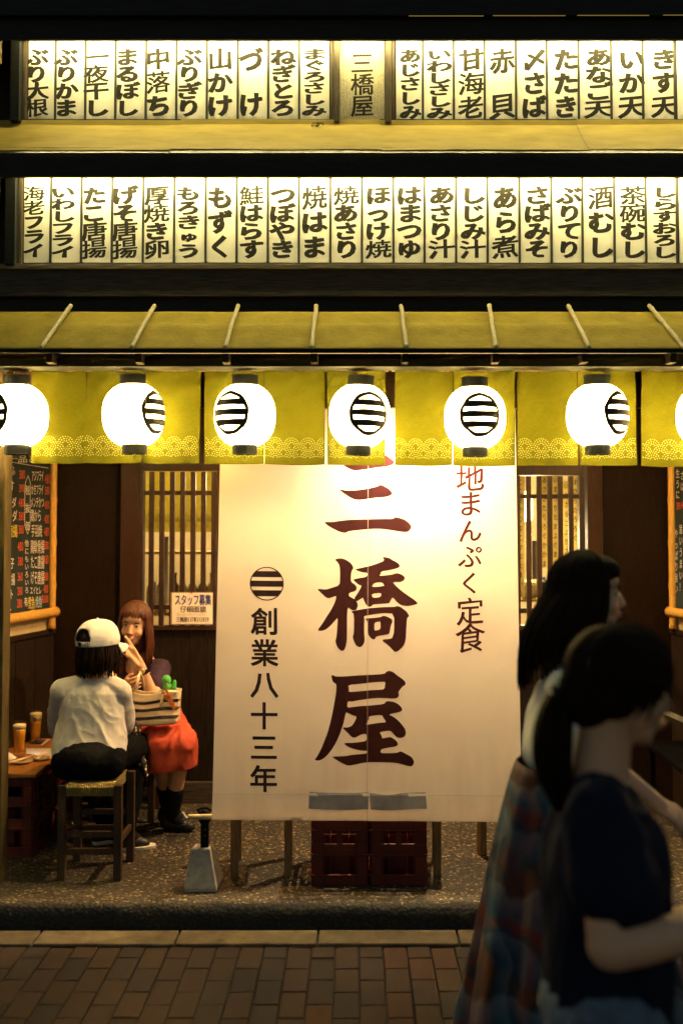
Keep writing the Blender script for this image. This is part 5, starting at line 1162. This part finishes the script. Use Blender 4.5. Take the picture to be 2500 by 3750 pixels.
def brim(u, v): a = R(-62 + 124 * u); w_ = .072 * v * math.cos((u - .5) * PI * .82); return hA.p((.098 + w_ * .35) * math.sin(a), -.014 + .114 * math.cos(a) + w_, .004 - .018 * v - .03 * ((u - .5) * 2) ** 2 * v)
mb.grid(brim, 24, 8); mb.build('brim', WCAP, cp, smooth=True, solid=.003)
mb = MB(); mb.grid(lambda u, v: capf(PI - .0001 + R(-4 + 14 * u), R(90 + 11 * v), .003), 6, 2); mb.build('strap_slide', CAPM, cp, solid=.002)
mb = MB(); q = [capf(PI + R(-24), R(90), .0035), capf(PI + R(-17), R(89.5), .0035), capf(PI + R(-17), R(101), .0035), capf(PI + R(-24), R(101.5), .0035)]; mb.tube(q + [q[0]], .0014, 6); mb.build('buckle', WIRE, cp)

# ---- smiling woman in red skirt
B = thing('person', 'smiling seated woman with auburn hair, plum top and red skirt, facing the street', 'person', (-1.22, 5.75, FLZ))
hB = Head(P(493, 2287, 5.62), (-.02, -1, -.08), (.12, 0, 1), 1.0)
shR_, shL_ = P(432, 2452, 5.74), P(588, 2452, 5.70); elB, wrB, knB = P(560, 2552, 5.46), P(519, 2442, 5.43), P(480, 2382, 5.42)
pelB = P(545, 2660, 5.82); pelB.z = .665
kBL, kBR = P(668, 2722, 5.38), P(585, 2728, 5.36); aBL = P(628, 2975, 5.52); aBR = P(618, 2968, 5.64); aBL.z = aBR.z = FLZ + .075
hipBL, hipBR = pelB + Vector((.09, 0, 0)), pelB + Vector((-.09, 0, 0))
elC, wrC = P(400, 2570, 5.62), P(452, 2512, 5.50)
pr = hB.prims() + [('c', hB.p(0, -.02, -.06), P(512, 2412, 5.72), .047, .052), ('c', P(512, 2440, 5.73), pelB, .095, .125), ('c', shR_, shL_, .045, .045), ('c', shL_, elB, .044, .036), ('c', elB, wrB, .038, .023), ('c', shR_, elC, .043, .035), ('c', elC, wrC, .034, .024),
                   ('c', hipBL, kBL, .078, .056), ('c', kBL, kBL.lerp(aBL, .35), .046, .048), ('c', kBL.lerp(aBL, .35), aBL, .048, .033), ('c', hipBR, kBR, .078, .056), ('c', kBR, kBR.lerp(aBR, .35), .046, .048), ('c', kBR.lerp(aBR, .35), aBR, .048, .033), ('c', aBL, aBL + Vector((.09, -.01, -.045)), .022, .016), ('c', aBR, aBR + Vector((.08, -.02, -.045)), .022, .016)]
# pointing hand: index raised to the mouth, others curled
ax_ = (knB - wrB).normalized(); tip = P(460, 2331, 5.45); sdv = Vector((0.75, 0, .45)); sdv = (sdv - ax_ * sdv.dot(ax_)).normalized()
for j, o in enumerate((.020, .006, -.008, -.020)): pr.append(('c', wrB + sdv * o * .5, knB + sdv * o * .85 - ax_ * .006 * j, .014, .0112))
i0 = knB + sdv * .015; i1 = i0.lerp(tip, .5) + Vector((.006, -.012, .004)); pr += [('c', i0, i1, .0102, .0090), ('c', i1, tip, .0090, .0074)]
for j, (a, b, c_) in enumerate((((474, 2378), (459, 2361), (470, 2370)), ((473, 2391), (458, 2381), (472, 2391)), ((476, 2404), (464, 2399), (476, 2407)))):
    a, b, c_ = P(*a, 5.41), P(*b, 5.385), P(*c_, 5.40); pr += [('c', knB + sdv * (.006 - .016 * j), b, .0115, .0105), ('c', b, c_, .0105, .0095)]
pr += [('c', wrB + ax_ * .02 + Vector((-.01, -.02, 0)), knB + Vector((-.012, -.030, -.012)), .013, .0105), ('c', knB + Vector((-.012, -.030, -.012)), knB + Vector((-.028, -.02, .016)), .0105, .0085)]
hand(pr, wrC, P(480, 2508, 5.47), (.3, .8, -.3), (0, -.3, 1), .2, (42, 48, 52, 55))
sculpt('body', pr, .0045, SKIN, B, 3)
hB.eyes(B)
mb = MB(); mb.grid(lambda u, v: hB.p(-.024 + .048 * u, .0985 - .026 * (2 * u - 1) ** 2, -.0555 + .007 * (2 * u - 1) ** 2 - .0105 * v * (1 - (2 * u - 1) ** 2)), 12, 3); mb.build('teeth', mat('teeth_white', (.8, .74, .6), .3, .05, 5), B)
mb = MB(); mb.tube([hB.p(x, .0975 - 44 * x * x, -.0535 + 15 * x * x) for x in [-.025 + .0025 * k for k in range(21)]], [.0012 + .0022 * math.sin(PI * k / 20) for k in range(21)], 6)
mb.tube([hB.p(x, .0960 - 40 * x * x, -.0710 + 34 * x * x) for x in [-.024 + .0024 * k for k in range(21)]], [.0012 + .003 * math.sin(PI * k / 20) for k in range(21)], 6); mb.build('lips', mat('lip_red', (.42, .10, .07), .35, .1, 10), B, smooth=True)
mb = hB.locks(760, 11, lambda th: hB.c.z - .225 + .03 * math.sin(th * 3), 71, .1, 60, (.083, .103, .099), .018, r0=.0062); mb.ell(hB.p(0, -.035, -.01), (.080, .078, .108), 0, 20, 12, hB.M); mb.ell(hB.p(0, -.045, -.11), (.078, .055, .09), 0, 20, 12, hB.M)
mb.build('hair', HAIRB, B, smooth=True)
for q in (1,):
    mb = MB(); mb.ell(hB.p(q * .076, .0, -.045), (.005, .005, .005), 0, 10, 6); mb.build('earring', PAPER, B, smooth=True)
TOP = mat('plum_knit', (.040, .022, .042), .85, .25, 80, spec=.15, bump=.2, bscale=300)
pr = [('c', P(511, 2412, 5.73), P(514, 2450, 5.73), .056, .078), ('c', shR_, shL_, .060, .060), ('e', P(512, 2500, 5.74), (.150, .10, .14)), ('e', P(530, 2590, 5.78), (.145, .11, .14)), ('c', shL_, shL_.lerp(elB, .62), .062, .062), ('c', shR_, shR_.lerp(elC, .6), .060, .060)]
sculpt('top', pr, .007, TOP, B, 4, foldfn(.006, (12, 12, 10), 2))
mb = MB()
for k in range(4):
    a = P(423 + k * 7.5, 2386 + 5 - k * 3, 5.645); b = P(436 + k * 6.5, 2422 - k * 8, 5.635); mb.bar(a, b, .004, .003)
mb.build('collar_stripes', PAPER, B)
SKIRT = mat('vermilion_skirt', (.50, .075, .035), .75, .10, 20, spec=.2)
drop = Vector((0, 0, -.19))
pr = [('e', pelB + Vector((0, -.02, .02)), (.165, .15, .11)), ('c', hipBL, kBL, .100, .085), ('c', hipBR, kBR, .100, .085), ('c', pelB, kBL.lerp(kBR, .5), .10, .08), ('c', kBL, kBL + drop + Vector((-.01, .04, -.03)), .083, .082), ('c', kBR, kBR + drop + Vector((-.03, .04, -.03)), .083, .082), ('c', kBR.lerp(kBL, .5), kBR.lerp(kBL, .5) + drop + Vector((-.02, .02, -.03)), .08, .088), ('c', hipBR + Vector((0, -.1, -.03)), hipBR + Vector((.03, -.2, -.12)), .08, .08)]
def skd(co, n): return foldfn(.012, (14, 10, 5), 8)(co, n) + .010 * math.sin(co.x * 52 + co.z * 8) * max(0, (.56 - co.z) / .2)
sculpt('skirt', pr, .009, SKIRT, B, 5, skd, cuts=[(P(620, 2818, 5.36), Vector((.08, .05, -1)))], solid=.003)
SOCK = mat('black_sock', (.008, .008, .009))
for a in (aBL, aBR): sculpt('sock', [('c', a.lerp(kBL if a is aBL else kBR, .36), a, .050, .040), ('c', a, a + Vector((.06, -.01, -.035)), .038, .036)], .006, SOCK, B, 3)
for a, dx in ((aBL, (.165, -.02, 0)), (aBR, (.15, -.05, 0))):
    h_ = Vector((a.x - .03, a.y, FLZ)); shoe(B, h_, h_ + Vector(dx), BLKSHOE, False)
mb = MB(); b_ = P(680, 2994, 5.44); mb.tube([b_ + Vector((-.03, 0, .02)), b_ + Vector((-.015, -.01, .03)), b_, b_ + Vector((.022, -.005, -.002))], [.003, .007, .008, .004], 8); mb.tube([b_ + Vector((-.02, -.01, -.012)), b_, b_ + Vector((.015, -.006, -.03))], [.004, .007, .004], 8); mb.build('shoe_bow', SOLE, B, smooth=True)
wv = (elB - wrB).normalized(); wc = wrB.lerp(elB, .16)
mb = MB(); fr_ = wv.to_track_quat('Z', 'Y').to_matrix(); mb.lathe([(.0265, -.011), (.0295, -.011), (.0295, .011), (.0265, .011)], wc, 24, axis=fr_); mb.build('watch_strap', CAPM, B, smooth=False)
mb = MB(); mb.lathe([(.0005, .004), (.014, .004), (.016, .002), (.016, -.003)], wc + Vector((.0, -.028, .006)), 16, axis=Vector((0.2, -1, .2)).to_track_quat('Z', 'Y').to_matrix()); mb.build('watch_face', mat('watch_gold', (.8, .55, .25), .25, .1, 5, metal=.8), B, smooth=True)
mb = MB(); w2 = wrB.lerp(elB, .27); mb.tube([w2 + fr_ @ Vector((.033 * math.cos(a), .033 * math.sin(a), .006 * math.sin(2 * a))) for a in [2 * PI * k / 20 for k in range(21)]], .0016, 6, caps=False); mb.build('bracelet', mat('bracelet_gold', (.8, .5, .25), .3, .1, 5, metal=.7), B)

# tote bag on her lap
bc = P(558, 2645, 5.36); bc.z = P(558, 2650, 5.36).z
t = thing('tote_bag', 'cream canvas tote bag with dark sequin stripes and orange leather tag on her lap', 'bag', bc)
CANV = mat('cream_canvas', (.66, .54, .34), .85, .12, 30, bump=.15, bscale=250)
def bagf(u, v, o=0.0):
    a = 2 * PI * u; w_ = .137 + .012 * v; d_ = .062 - .016 * v; cc, ss = math.cos(a), math.sin(a); e = .45
    x = w_ * math.copysign(abs(cc) ** e, cc); y = d_ * math.copysign(abs(ss) ** e, ss); sag = -.020 * math.exp(-((x - .0) / .07) ** 2) * v * v + .006 * math.sin(x * 30) * v
    r_ = 1 - .10 * max(0, (.10 - v) / .10) ** 2
    q = Vector((x * r_, y * r_ + .006 * noise.noise(Vector((x * 9, v * 4, 1))), .182 * v + sag + .006 * math.sin(x * 8))); nn = Vector((x / w_ ** 2, y / d_ ** 2, 0)).normalized()
    return bc + Vector((.003, 0, 0)) + q + nn * o
mb = MB(); mb.grid(bagf, 72, 26); n = 72; mb.add([bagf(k / n, 0) for k in range(n)], [tuple(range(n))[::-1]]); mb.build('canvas', CANV, t, smooth=True, solid=.003)
SEQ = mat('dark_sequins', (.016, .012, .022), .18, .5, 300, spec=.9, bump=1.0, bscale=700, metal=.5)
MAR = mat('maroon_band', (.16, .016, .02), .7, .2, 40)
for v0 in (.20, .45, .68):
    mb = MB(); mb.grid(lambda u, v: bagf(.5 + .5 * u, v0 + .055 * v, .0022), 48, 2); mb.build('band', MAR, t, smooth=True)
    mb = MB(); mb.grid(lambda u, v: bagf(.665 + .27 * u, v0 - .018 + .095 * v, .0035), 40, 4); mb.build('sequin_stripe', SEQ, t)
mb = MB(); mb.tube([bagf(.64, .96, .003), P(500, 2520, 5.29), P(508, 2478, 5.31), P(515, 2462, 5.36), P(524, 2482, 5.40), P(536, 2545, 5.44)], .009, 8, sx=.35); mb.build('handle', CANV, t, smooth=True)
mb = MB(); mb.tube([bagf(.90, .97, .003), P(612, 2530, 5.27), P(596, 2555, 5.26), P(588, 2590, 5.27)], .008, 8, sx=.35); mb.build('handle', CANV, t, smooth=True)
ORL = mat('orange_leather', (.50, .15, .03), .45, .2, 20)
mb = MB(); tp = P(617, 2553, 5.265); mb.lathe([(.0005, -.002), (.019, -.002), (.020, 0), (.019, .002), (.0005, .002)], tp, 20, axis=Matrix.Rotation(R(82), 3, 'X')); mb.bar(tp + Vector((.006, -.002, -.012)), tp + Vector((.036, -.004, -.062)), .024, .004, up=(0, 1, 0)); mb.bar(tp + Vector((-.005, -.002, .012)), tp + Vector((-.012, -.0, .042)), .014, .005, up=(0, 1, 0)); mb.tube([P(604, 2533, 5.265), P(608, 2545, 5.255), P(606, 2560, 5.26)], .006, 8); mb.build('leather_tag', ORL, t, bevel=.001)
for q in (P(597, 2535, 5.272), P(618, 2553, 5.258)):
    mb = MB(); mb.lathe([(.003, -.001), (.006, -.001), (.007, .001), (.006, .003), (.003, .003)], q, 14, axis=Matrix.Rotation(R(90), 3, 'X')); mb.build('eyelet', WIRE, t, smooth=True)
pl = thing('plush_toy', 'small bright green plush toy poking out of the tote bag', 'plush toy', P(616, 2520, 5.36))
PLU = mat('green_plush', (.10, .50, .10), .95, .25, 90, bump=.6, bscale=500)
sculpt('plush_body', [('e', P(610, 2492, 5.36), (.026, .024, .030)), ('e', P(613, 2517, 5.35), (.022, .02, .018)), ('c', P(636, 2518, 5.355), P(640, 2496, 5.355), .016, .010), ('c', P(615, 2520, 5.36), P(632, 2516, 5.36), .013, .013), ('c', P(615, 2525, 5.37), P(616, 2560, 5.38), .03, .025)], .004, PLU, pl, 2)
mb = MB(); mb.ell(P(611, 2505, 5.333), (.008, .005, .005), 0, 12, 8); mb.build('tongue', mat('plush_orange', (.6, .15, .04), .9, .2, 60), pl, smooth=True)
# patterned scarf between the two
sf = thing('scarf', 'dark scarf with a pale scattered leaf pattern draped over the seated persons knee', 'scarf', P(480, 2740, 5.24))
def scarfm():
    m = bpy.data.materials.new('leaf_scarf'); m.use_nodes = True; N = m.node_tree.nodes; L = m.node_tree.links; b = N['Principled BSDF']
    tc = N.new('ShaderNodeTexCoord'); vo = N.new('ShaderNodeTexVoronoi'); vo.inputs['Scale'].default_value = 42; L.new(tc.outputs['Object'], vo.inputs[0])
    wn_ = N.new('ShaderNodeTexWhiteNoise'); L.new(vo.outputs['Position'], wn_.inputs[0]); r = N.new('ShaderNodeMapRange'); r.inputs[1].default_value = .40; r.inputs[2].default_value = .44; L.new(wn_.outputs[0], r.inputs[0])
    r2 = N.new('ShaderNodeMapRange'); r2.inputs[1].default_value = .36; r2.inputs[2].default_value = .30; L.new(vo.outputs['Distance'], r2.inputs[0]); mu = N.new('ShaderNodeMath'); mu.operation = 'MULTIPLY'; L.new(r.outputs[0], mu.inputs[0]); L.new(r2.outputs[0], mu.inputs[1])
    mx = N.new('ShaderNodeMix'); mx.data_type = 'RGBA'; mx.inputs[6].default_value = (.014, .012, .010, 1); mx.inputs[7].default_value = (.72, .60, .36, 1); L.new(mu.outputs[0], mx.inputs[0]); L.new(mx.outputs[2], b.inputs['Base Color']); b.inputs['Roughness'].default_value = .8; return m
sculpt('cloth', [('c', P(445, 2655, 5.20), P(478, 2675, 5.24), .040, .050), ('c', P(478, 2675, 5.24), P(495, 2690, 5.27), .050, .030), ('c', P(440, 2690, 5.16), P(475, 2730, 5.24), .030, .030), ('c', P(475, 2730, 5.24), P(520, 2790, 5.22), .030, .024), ('c', P(520, 2790, 5.22), P(532, 2835, 5.22), .024, .018), ('c', P(455, 2705, 5.18), P(505, 2745, 5.24), .028, .026)], .006, scarfm(), sf, 2, foldfn(.012, (18, 18, 14), 4))

# ---- walking woman with long dark hair, white blouse, patterned skirt
DC = 2.95
C_ = thing('person', 'walking woman with long loose dark hair, white blouse and long plaid skirt', 'person', (X(2120, DC), DC, .0))
hC = Head(P(2160, 2178, DC), (1, -.14, .02), (0, 0, 1), .95)
ch = P(2085, 2520, DC); pv = P(2080, 2860, DC); z0 = .02
shN, shF = P(2072, 2530, DC - .150), P(2087, 2522, DC + .150); elN = P(2170, 2760, DC - .20); wrN = P(2410, 2948, DC - .20)
pr = hC.prims() + [('c', hC.p(0, -.02, -.06), P(2110, 2400, DC), .048, .055), ('c', P(2110, 2400, DC), P(2090, 2540, DC), .05, .07), ('c', P(2090, 2540, DC), pv, .07, .09), ('c', shN, shF, .042, .042), ('c', shN, elN, .042, .036), ('c', elN, wrN, .036, .024), ('c', shF, P(2100, 2720, DC + .2), .042, .036), ('c', P(2100, 2720, DC + .2), P(2300, 2880, DC + .15), .036, .024)]
hand(pr, wrN, P(2475, 2985, DC - .20), (.2, 0, -1), (0, .6, .4), .3, (20, 24, 28, 30)); hand(pr, P(2300, 2880, DC + .15), P(2380, 2930, DC + .12), (.2, 0, -1), (0, -.6, .4), .3, (20, 24, 28, 30))
hx = pv.x
for q, (kx, fx) in ((-1, (.12, -.05)), (1, (.02, .22))):
    k_ = Vector((hx + kx, DC + q * .09, .50)); f_ = Vector((hx + fx, DC + q * .08, .09)); pr += [('c', pv + Vector((0, q * .09, -.02)), k_, .080, .056), ('c', k_, f_, .054, .034), ('c', f_, f_ + Vector((.12, 0, -.045)), .032, .024)]
sculpt('body', pr, .006, SKINP, C_, 3); hC.eyes(C_)
mb = MB(); mb.ell(hC.p(0, .088, -.058), (.020, .007, .0045), 0, 14, 8, hC.M); mb.ell(hC.p(0, .086, -.067), (.017, .007, .005), 0, 14, 8, hC.M); mb.build('lips', mat('lip_rose', (.40, .12, .10), .35, .1, 10), C_, smooth=True)
BLOU = mat('white_blouse', (.74, .73, .70), .8, .05, 30, spec=.2)
pr = [('l', [(P(2096, 2815, DC), .128, .150), (P(2096, 2770, DC), .142, .175), (P(2096, 2690, DC), .142, .172), (P(2100, 2600, DC), .130, .158), (P(2102, 2530, DC), .115, .155), (P(2092, 2485, DC), .090, .135), (P(2100, 2450, DC), .070, .085), (P(2106, 2425, DC), .058, .060)], .9),
      ('c', shN, shN.lerp(elN, .55), .062, .076), ('c', shF, shF.lerp(P(2100, 2720, DC + .2), .55), .062, .076), ('c', shN + Vector((0, .03, 0)), shF + Vector((0, -.03, 0)), .055, .055)]
sculpt('blouse', pr, .007, BLOU, C_, 8, foldfn(.012, (12, 12, 4), 4))
def plaid():
    m = bpy.data.materials.new('plaid_cloth'); m.use_nodes = True; N = m.node_tree.nodes; L = m.node_tree.links; b = N['Principled BSDF']; tc = N.new('ShaderNodeTexCoord'); nz = N.new('ShaderNodeTexNoise'); nz.inputs['Scale'].default_value = 4; nz.inputs['Detail'].default_value = 3; L.new(tc.outputs['Object'], nz.inputs[0])
    ml = N.new('ShaderNodeMix'); ml.data_type = 'RGBA'; ml.blend_type = 'LINEAR_LIGHT'; ml.inputs[0].default_value = .16; L.new(tc.outputs['Object'], ml.inputs[6]); L.new(nz.outputs['Color'], ml.inputs[7])
    def bands(axis, sc, off):
        sp = N.new('ShaderNodeSeparateXYZ'); L.new(ml.outputs[2], sp.inputs[0]); a = N.new('ShaderNodeMath'); a.operation = 'MULTIPLY_ADD'; L.new(sp.outputs[axis], a.inputs[0]); a.inputs[1].default_value = sc; a.inputs[2].default_value = off
        f = N.new('ShaderNodeMath'); f.operation = 'FRACT'; L.new(a.outputs[0], f.inputs[0]); return f
    f1 = bands(2, 3.4, .2); f2 = bands(0, 6.5, .4)
    def ramp(f, cols):
        r = N.new('ShaderNodeValToRGB'); r.color_ramp.interpolation = 'EASE'; e = r.color_ramp.elements
        while len(e) < len(cols): e.new(.5)
        for q, (p, c) in zip(e, cols): q.position = p; q.color = (*c, 1)
        L.new(f.outputs[0], r.inputs[0]); return r
    ra_ = ramp(f1, [(0, (.015, .04, .09)), (.22, (.16, .20, .27)), (.30, (.02, .03, .06)), (.42, (.22, .025, .02)), (.55, (.03, .12, .20)), (.74, (.24, .26, .30)), (.80, (.06, .03, .02))])
    rb_ = ramp(f2, [(0, (.02, .04, .09)), (.3, (.26, .06, .03)), (.42, (.02, .02, .03)), (.6, (.05, .16, .24)), (.82, (.20, .23, .27)), (.9, (.03, .05, .09))])
    mx = N.new('ShaderNodeMix'); mx.data_type = 'RGBA'; mx.inputs[0].default_value = .5; L.new(ra_.outputs[0], mx.inputs[6]); L.new(rb_.outputs[0], mx.inputs[7]); hs = N.new('ShaderNodeHueSaturation'); hs.inputs['Value'].default_value = .62; hs.inputs['Saturation'].default_value = 1.1; L.new(mx.outputs[2], hs.inputs['Color']); L.new(hs.outputs[0], b.inputs['Base Color']); b.inputs['Roughness'].default_value = .8; return m
mb = MB()
def skirtC(u, v):
    a = 2 * PI * u; wv = P(2075, 2790, DC); zz = wv.z + (.14 - wv.z) * v; cx = wv.x + (.05 + .0 * v) * v; rx_ = .145 + .245 * v ** .85; ry_ = .155 + .17 * v
    pl_ = 1 + (.075 * math.sin(a * 9 + 1.4 * math.sin(v * 3)) + .03 * math.sin(a * 17 + 2)) * (.15 + .85 * v); return (cx + rx_ * math.cos(a) * pl_, DC + ry_ * math.sin(a) * pl_, zz)
mb.grid(skirtC, 160, 40); mb.build('skirt', plaid(), C_, smooth=True, solid=.003)
mb = hC.locks(420, 21, lambda th: hC.c.z - .155 - .10 * ((1 - math.cos(th)) / 2) ** 2, None, 0, 56, (.092, .112, .102), .045, r0=.009, behind=.070); mb.ell(hC.p(0, -.035, -.01), (.082, .080, .110), 0, 20, 12, hC.M); mb.ell(hC.p(0, -.075, -.12), (.085, .060, .12), 0, 20, 12, hC.M); mb.ell(hC.p(0, .03, .075), (.07, .06, .045), 0, 20, 12, hC.M)
mb.build('hair', HAIR, C_, smooth=True)
for q in (-1, 1):
    f_ = Vector((hx + (-.05 if q < 0 else .22), DC + q * .08, .0)); h_ = Vector((f_.x - .03, f_.y, .002)); shoe(C_, h_, h_ + Vector((.17, 0, 0)), BLKSHOE)
# ---- nearer walking woman in a navy T-shirt
DD = 1.96
D_ = thing('person', 'nearest walking woman in a navy T-shirt and blue jeans, dark hair tied back, in profile', 'person', (X(2230, DD), DD, 0))
hD = Head(P(2276, 2520, DD), (.985, -.06, -.12), (.12, 0, 1), .93)
cy_ = DD + .02
nk = P(2195, 2850, DD + .01); pvD = P(2210, 3640, cy_)
sN, sF = P(2195, 2975, DD - .15), P(2210, 2970, DD + .19); eN = P(2235, 3465, DD - .20); wN = P(2600, 3400, DD - .24)
pr = hD.prims() + [('c', hD.p(0, -.025, -.06), nk, .050, .056), ('c', P(2205, 3010, cy_), pvD, .060, .09), ('c', nk, P(2205, 3010, cy_), .05, .06), ('c', sN, sF, .040, .040), ('c', sN, eN, .046, .040), ('c', eN, eN.lerp(wN, .35), .042, .040), ('c', eN.lerp(wN, .35), wN, .040, .026), ('c', sF, P(2260, 3440, DD + .26), .045, .04), ('c', P(2260, 3440, DD + .26), P(2560, 3350, DD + .2), .04, .026)]
hand(pr, wN, wN + Vector((.08, -.01, .015)), (0, .9, 0), (0, .1, 1), .3, (18, 22, 26, 28)); hand(pr, P(2560, 3350, DD + .2), P(2560, 3350, DD + .2) + Vector((.08, 0, .0)), (0, -.9, 0), (0, .1, 1), .3, (18, 22, 26, 28))
hx = pvD.x
for q, (kx, fx) in ((-1, (.03, -.22)), (1, (.16, .16))):
    k_ = Vector((hx + kx, cy_ + q * .09, .47)); f_ = Vector((hx + fx, cy_ + q * .08, .09)); pr += [('c', pvD + Vector((0, q * .09, -.02)), k_, .082, .056), ('c', k_, f_, .054, .034), ('c', f_, f_ + Vector((.12, 0, -.045)), .032, .024)]
sculpt('body', pr, .005, SKINP, D_, 3); hD.eyes(D_)
mb = MB(); mb.ell(hD.p(0, .088, -.058), (.020, .007, .0045), 0, 14, 8, hD.M); mb.ell(hD.p(0, .086, -.067), (.017, .007, .005), 0, 14, 8, hD.M); mb.build('lips', mat('lip_rose', (.40, .12, .10)), D_, smooth=True)
NAVY = mat('navy_jersey', (.008, .011, .026), .85, .2, 40, spec=.12)
mid = sN.lerp(eN, .60)
pr = [('l', [(P(2222, 3740, cy_), .118, .150), (P(2222, 3560, cy_), .116, .150), (P(2215, 3350, cy_), .116, .150), (P(2212, 3180, cy_), .118, .155), (P(2208, 3060, cy_), .110, .165), (P(2204, 2985, cy_), .092, .165), (P(2200, 2935, cy_), .074, .135), (P(2200, 2900, cy_), .066, .090), (P(2200, 2868, cy_), .061, .066)], .85),
      ('c', sN + Vector((0, .03, .01)), sF + Vector((0, -.03, .01)), .056, .056), ('c', sN, sN.lerp(eN, .52), .064, .074), ('c', sN.lerp(eN, .3), sN.lerp(eN, .66) + Vector((.035, 0, .015)), .066, .070), ('c', sF, sF.lerp(P(2260, 3440, DD + .26), .6), .066, .075)]
sculpt('shirt', pr, .007, NAVY, D_, 8, foldfn(.013, (10, 10, 5), 11), cuts=[(Vector((0, 0, P(2215, 3690, DD).z)), Vector((0, 0, -1)))])
JEAN = mat('faded_denim', (.085, .13, .20), .8, .3, 30, (1, 1, 1), .1)
pr = [('e', pvD + Vector((0, 0, -.03)), (.125, .165, .12))]
for q, (kx, fx) in ((-1, (.03, -.22)), (1, (.16, .16))):
    k_ = Vector((hx + kx, cy_ + q * .09, .47)); f_ = Vector((hx + fx, cy_ + q * .08, .11)); pr += [('c', pvD + Vector((0, q * .09, -.02)), k_, .098, .078), ('c', k_, f_, .076, .062)]
    h_ = Vector((f_.x - .03, f_.y, .002)); shoe(D_, h_, h_ + Vector((.17, 0, 0)), BLKSHOE)
sculpt('jeans', pr, .010, JEAN, D_, 4, foldfn(.006, (10, 10, 8), 6))
def flyaway(mb, H, n, seed, rad, drop, th0=0, th1=180):
    rr = random.Random(seed)
    for i in range(n):
        th = R(rr.uniform(th0, th1)) * rr.choice((-1, 1)); g = rr.uniform(1.0, 1.10); pts = []; ph = rr.uniform(0, 6); pe = rr.uniform(70, 100)
        for k in range(8): p_ = R(pe * (k + 1) / 8); pts.append(H.p(rad[0] * g * math.sin(p_) * math.sin(th), -.012 + rad[1] * g * math.sin(p_) * math.cos(th), .028 + rad[2] * g * math.cos(p_)))
        q = pts[-1]; o = (q - H.c).normalized(); L_ = drop * rr.uniform(.3, 1.1)
        for k in range(1, 7): pts.append(q + Vector((0, 0, -L_ * k / 6)) + o * .05 * (k / 6) * rr.uniform(.3, 1) + Vector((.012 * math.sin(ph + k * .9), .012 * math.cos(ph + k), 0)) * k / 6)
        mb.tube(pts, [.0013] * 8 + [.0012, .0011, .001, .0008, .0006, .0003], 4)
# hair pulled back to a low tail
mb = MB(); rr = random.Random(31); tie = hD.p(0, -.125, -.035)
for i in range(300):
    ph = rr.uniform(-1, 1); a = R(rr.uniform(2, 178)); s0 = hD.p(.080 * math.cos(a), .058 - .03 * abs(math.cos(a)), .060 + .058 * math.sin(a) - .045 * abs(math.cos(a)))
    pts = []
    for k in range(11):
        t_ = k / 10; an = R(38) + (R(200) - R(38)) * t_; rx_ = .088 * rr.uniform(.99, 1.01)
        q = hD.p(rx_ * math.cos(a) * math.sin(min(PI, an + .3)) ** .4 if an + .3 < PI else .02 * math.cos(a), -.012 + .108 * math.cos(an), .028 + (.098 * math.sin(a)) * math.sin(an) - .05 * t_ * t_ + .01 * ph)
        pts.append(q.lerp(tie, t_ ** 4))
    mb.tube(pts, [.0085 * (1 - .3 * abs(k / 10 - .5)) for k in range(11)], 6)
mb.ell(hD.p(0, -.020, .034), (.083, .100, .092), 0, 24, 14, hD.M); mb.ell(hD.p(0, -.06, -.02), (.070, .060, .07), 0, 20, 12, hD.M)
for q in (-1, 1):
    mb.ell(hD.p(q * .062, -.030, -.004), (.022, .052, .052), 0, 18, 10, hD.M)
    for k in range(16):
        y = .064 - .0045 * k; mb.tube([hD.p(q * (.070 + .004 * math.sin(k)), y - .004, .075), hD.p(q * .080, y, .035), hD.p(q * .0795, y - .008 + .003 * math.sin(k * 2), -.002), hD.p(q * .074, y - .022 + .004 * math.sin(k * 3), -.038 - .012 * math.sin(k * 1.7))], [.006, .006, .0048, .001], 6)
for i in range(60):
    ph = rr.uniform(0, 6); o = Vector((rr.uniform(-.02, .02), rr.uniform(-.02, .02), 0)); mb.tube([tie.lerp(P(2065, 2960, DD - .02), k / 10) + o * (1 + .8 * math.sin(k / 10 * PI)) + Vector((-.018 * math.sin(k / 10 * PI), .004 * math.sin(k + ph), 0)) for k in range(11)], [.010 * (1 - .7 * (k / 10) ** 2) for k in range(11)], 6)
flyaway(mb, hD, 90, 77, (.090, .110, .100), .10, 20, 180)
mb.build('hair', HAIR, D_, smooth=True)
mb = MB(); mb.lathe([(.020, -.008), (.026, -.006), (.027, 0), (.026, .006), (.020, .008)], tie, 18, axis=Matrix.Rotation(R(60), 3, 'Y')); mb.build('hair_tie', CAPM, D_, smooth=True)

# small dry sprig caught at the ledge between the upper panels
t = P(1165, 462, DS - .06); mb = MB(); rr = random.Random(9)
for k in range(16):
    a = rr.uniform(0, 2 * PI); e = t + Vector((.030 * math.cos(a), rr.uniform(-.02, .01), .020 * abs(math.sin(a)) - .006)); m_ = t.lerp(e, .5) + Vector((0, 0, rr.uniform(.0, .01))); mb.tube([t, m_, e], [.0016, .0012, .0005], 5)
    mb.ell(e, (.004, .002, .006), 0, 8, 5)
tag(mb.build('dry_sprig', mat('dry_leaf', (.16, .12, .03), .8, .3, 40)), 'small dry sprig caught on the ledge below the upper left panels', 'sprig')
